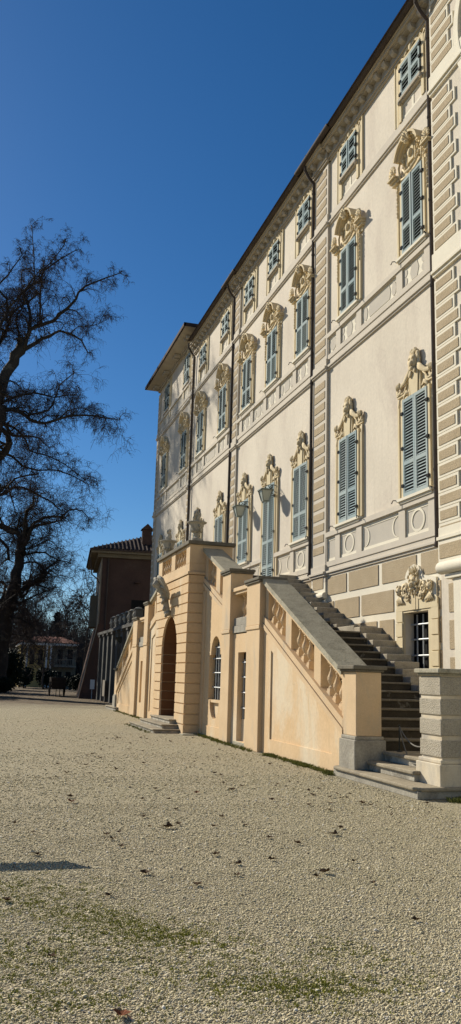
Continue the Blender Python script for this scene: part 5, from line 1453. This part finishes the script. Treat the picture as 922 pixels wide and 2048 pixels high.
def simple_tree(root, H, spread, seed, r0, dens=.8, upright=.6, base=(0, 0, 0), m='farwood'):
    T = Tree(seed, seeds=False, twigr=.02, dens=dens, droop=-.05); r = T.r
    b = Vector(base)
    tr = [b, b + Vector((r.uniform(-.2, .2), 0, H * .3)), b + Vector((r.uniform(-.5, .5), r.uniform(-.4, .4), H * .62)), b + Vector((r.uniform(-.7, .7), r.uniform(-.6, .6), H * .95))]
    T.limb(tr, r0, .03, kids=False)
    for k in range(int(11 * dens) + 4):
        f = r.uniform(.22, .9); q = b + (tr[1] - b) * (f / .3) if f < .3 else (tr[1].lerp(tr[2], (f - .3) / .32) if f < .62 else tr[2].lerp(tr[3], (f - .62) / .33))
        a = r.uniform(0, 2 * PI); l = spread * (1.15 - f * .7) * r.uniform(.7, 1.1); d = Vector((math.cos(a), math.sin(a), 0))
        T.limb([q, q + d * l * .5 + Vector((0, 0, l * upright * .5)), q + d * l + Vector((0, 0, l * upright * 1.3))], r0 * .35, .025)
    T.done(root, base, m, m)
spec = [((9.0, 74), 9.5, 1.3, .11, 1.5, 'slim upright bare tree close to the battered brick corner'),
        ((9.6, 100), 10, 2.6, .2, .8, 'bare tree rising behind the right end of the yellow house roof'),
        ((7.2, 112), 12, 3.4, .24, .6, 'bare tree behind the middle of the yellow house'),
        ((5.2, 104), 11, 3.0, .24, .6, 'bare tree behind the left end of the yellow house'),
        ((4.4, 90), 9, 2.6, .18, .6, 'bare tree standing left of the yellow house, over the ragged shrub'),
        ((3.0, 96), 12, 3.2, .24, .6, 'bare tree showing between the leaning trunk and the yellow house'),
        ((6.2, 82), 6.5, 2.0, .12, .7, 'small bare tree in front of the yellow house columns'),
        ((11.5, 118), 11, 3, .22, .8, 'farthest bare tree, behind the brick corner')]
for k, ((x, y), H, sp, r0, up, lab) in enumerate(spec):
    t = thing('bare_tree', lab, 'tree', (x, y, 0), 'bare trees at the back of the garden'); simple_tree(t, H, sp, 60 + k, r0, .8, up)
t = thing('conifer', 'dull dark conifer with a pointed top rising behind the yellow house', 'tree', (10.0, 116, 0))
mb = MB(); mb.tube([(0, 0, 0), (0, 0, 9.6)], [.25, .03], 8); mb.build('trunk', M['bark'], t)
mb = MB(); rn = random.Random(2)
for z in [1 + .35 * k for k in range(25)]:
    w = 3.4 * (1 - z / 10.2)
    for k in range(11):
        a = rn.uniform(0, 2 * PI); l = w * rn.uniform(.75, 1.1)
        for q in range(9):
            f = (q + rn.random()) / 9; p = Vector((math.cos(a) * l * f, math.sin(a) * l * f, z - .35 * l * f * .5)); leafball(mb, p, (.22, .22, .16), 4, .2, rn)
mb.build('crown', M['conifer'], t)
# scrub of the far garden, one mass of stems and brush
mb = MB(); rn = random.Random(77)
for k in range(4200):
    y = rn.uniform(118, 150); x = rn.uniform(-6, 26); hh = rn.uniform(3.5, 12) * (1.1 if x < 8 else .8)
    a = Vector((rn.gauss(0, .18), rn.gauss(0, .18), 1)).normalized()
    mb.tube([(x, y, 0), Vector((x, y, 0)) + a * hh * .5, Vector((x, y, 0)) + a * hh + Vector((rn.gauss(0, .5), 0, 0))], [.06, .045, .02], 3, caps=False)
    for q in range(5):
        f = rn.uniform(.3, 1); p = Vector((x, y, 0)) + a * hh * f
        mb.tube([p, p + Vector((rn.gauss(0, .8), rn.gauss(0, .8), rn.uniform(.2, 1.1)))], [.03, .015], 3, caps=False)
kind(mb.build('woods', M['farwood']), 'stuff')

# ------------------------------------------------------------------ sky, sun, camera
SUN = Vector((-1., 1.85, 1.2)).normalized()      # towards the sun
el = math.asin(SUN.z); az = math.atan2(SUN.x, SUN.y)
world = bpy.data.worlds.new('World'); scene.world = world; world.use_nodes = True
nt = world.node_tree; nt.nodes.clear()
sky = nt.nodes.new('ShaderNodeTexSky'); sky.sky_type = 'NISHITA'; sky.sun_disc = False
sky.sun_elevation = el; sky.sun_rotation = az; sky.altitude = 300; sky.air_density = 1.0; sky.dust_density = .25; sky.ozone_density = 6.0
bg = nt.nodes.new('ShaderNodeBackground'); bg.inputs['Strength'].default_value = .06
wo = nt.nodes.new('ShaderNodeOutputWorld')
hs = nt.nodes.new('ShaderNodeHueSaturation'); hs.inputs['Saturation'].default_value = 1.2
nt.links.new(sky.outputs[0], hs.inputs['Color']); nt.links.new(hs.outputs[0], bg.inputs['Color']); nt.links.new(bg.outputs[0], wo.inputs[0])
L = bpy.data.lights.new('sun', 'SUN'); L.energy = 5.0; L.angle = R(.53); L.color = (1., .925, .79)
so = bpy.data.objects.new('sun', L); COL.objects.link(so); so.location = (-20, 40, 40)
so.rotation_euler = (-SUN).to_track_quat('-Z', 'Y').to_euler()

yaw, pitch, roll = 2.84214035e-01, 1.94636124e-01, 2.95361965e-02
F = Vector((math.sin(yaw) * math.cos(pitch), math.cos(yaw) * math.cos(pitch), math.sin(pitch)))
Rt = Vector((math.cos(yaw), -math.sin(yaw), 0)); U = Rt.cross(F)
R2 = Rt * math.cos(roll) + U * math.sin(roll); U2 = U * math.cos(roll) - Rt * math.sin(roll)
cam = bpy.data.cameras.new('camera'); co = bpy.data.objects.new('camera', cam); COL.objects.link(co)
co.matrix_world = Matrix(((R2.x, U2.x, -F.x, 0), (R2.y, U2.y, -F.y, 0), (R2.z, U2.z, -F.z, 1.6), (0, 0, 0, 1)))
cam.sensor_fit = 'VERTICAL'; cam.sensor_height = 36; cam.lens = 1680.10234 / 2048 * 36; cam.clip_start = .05; cam.clip_end = 3000
scene.camera = co
scene.render.engine = 'CYCLES'
vs = scene.view_settings; vs.view_transform = 'Standard'; vs.look = 'None'; vs.exposure = .48; vs.gamma = 1.; vs.use_curve_mapping = False
scene.cycles.max_bounces = 6; scene.cycles.diffuse_bounces = 4
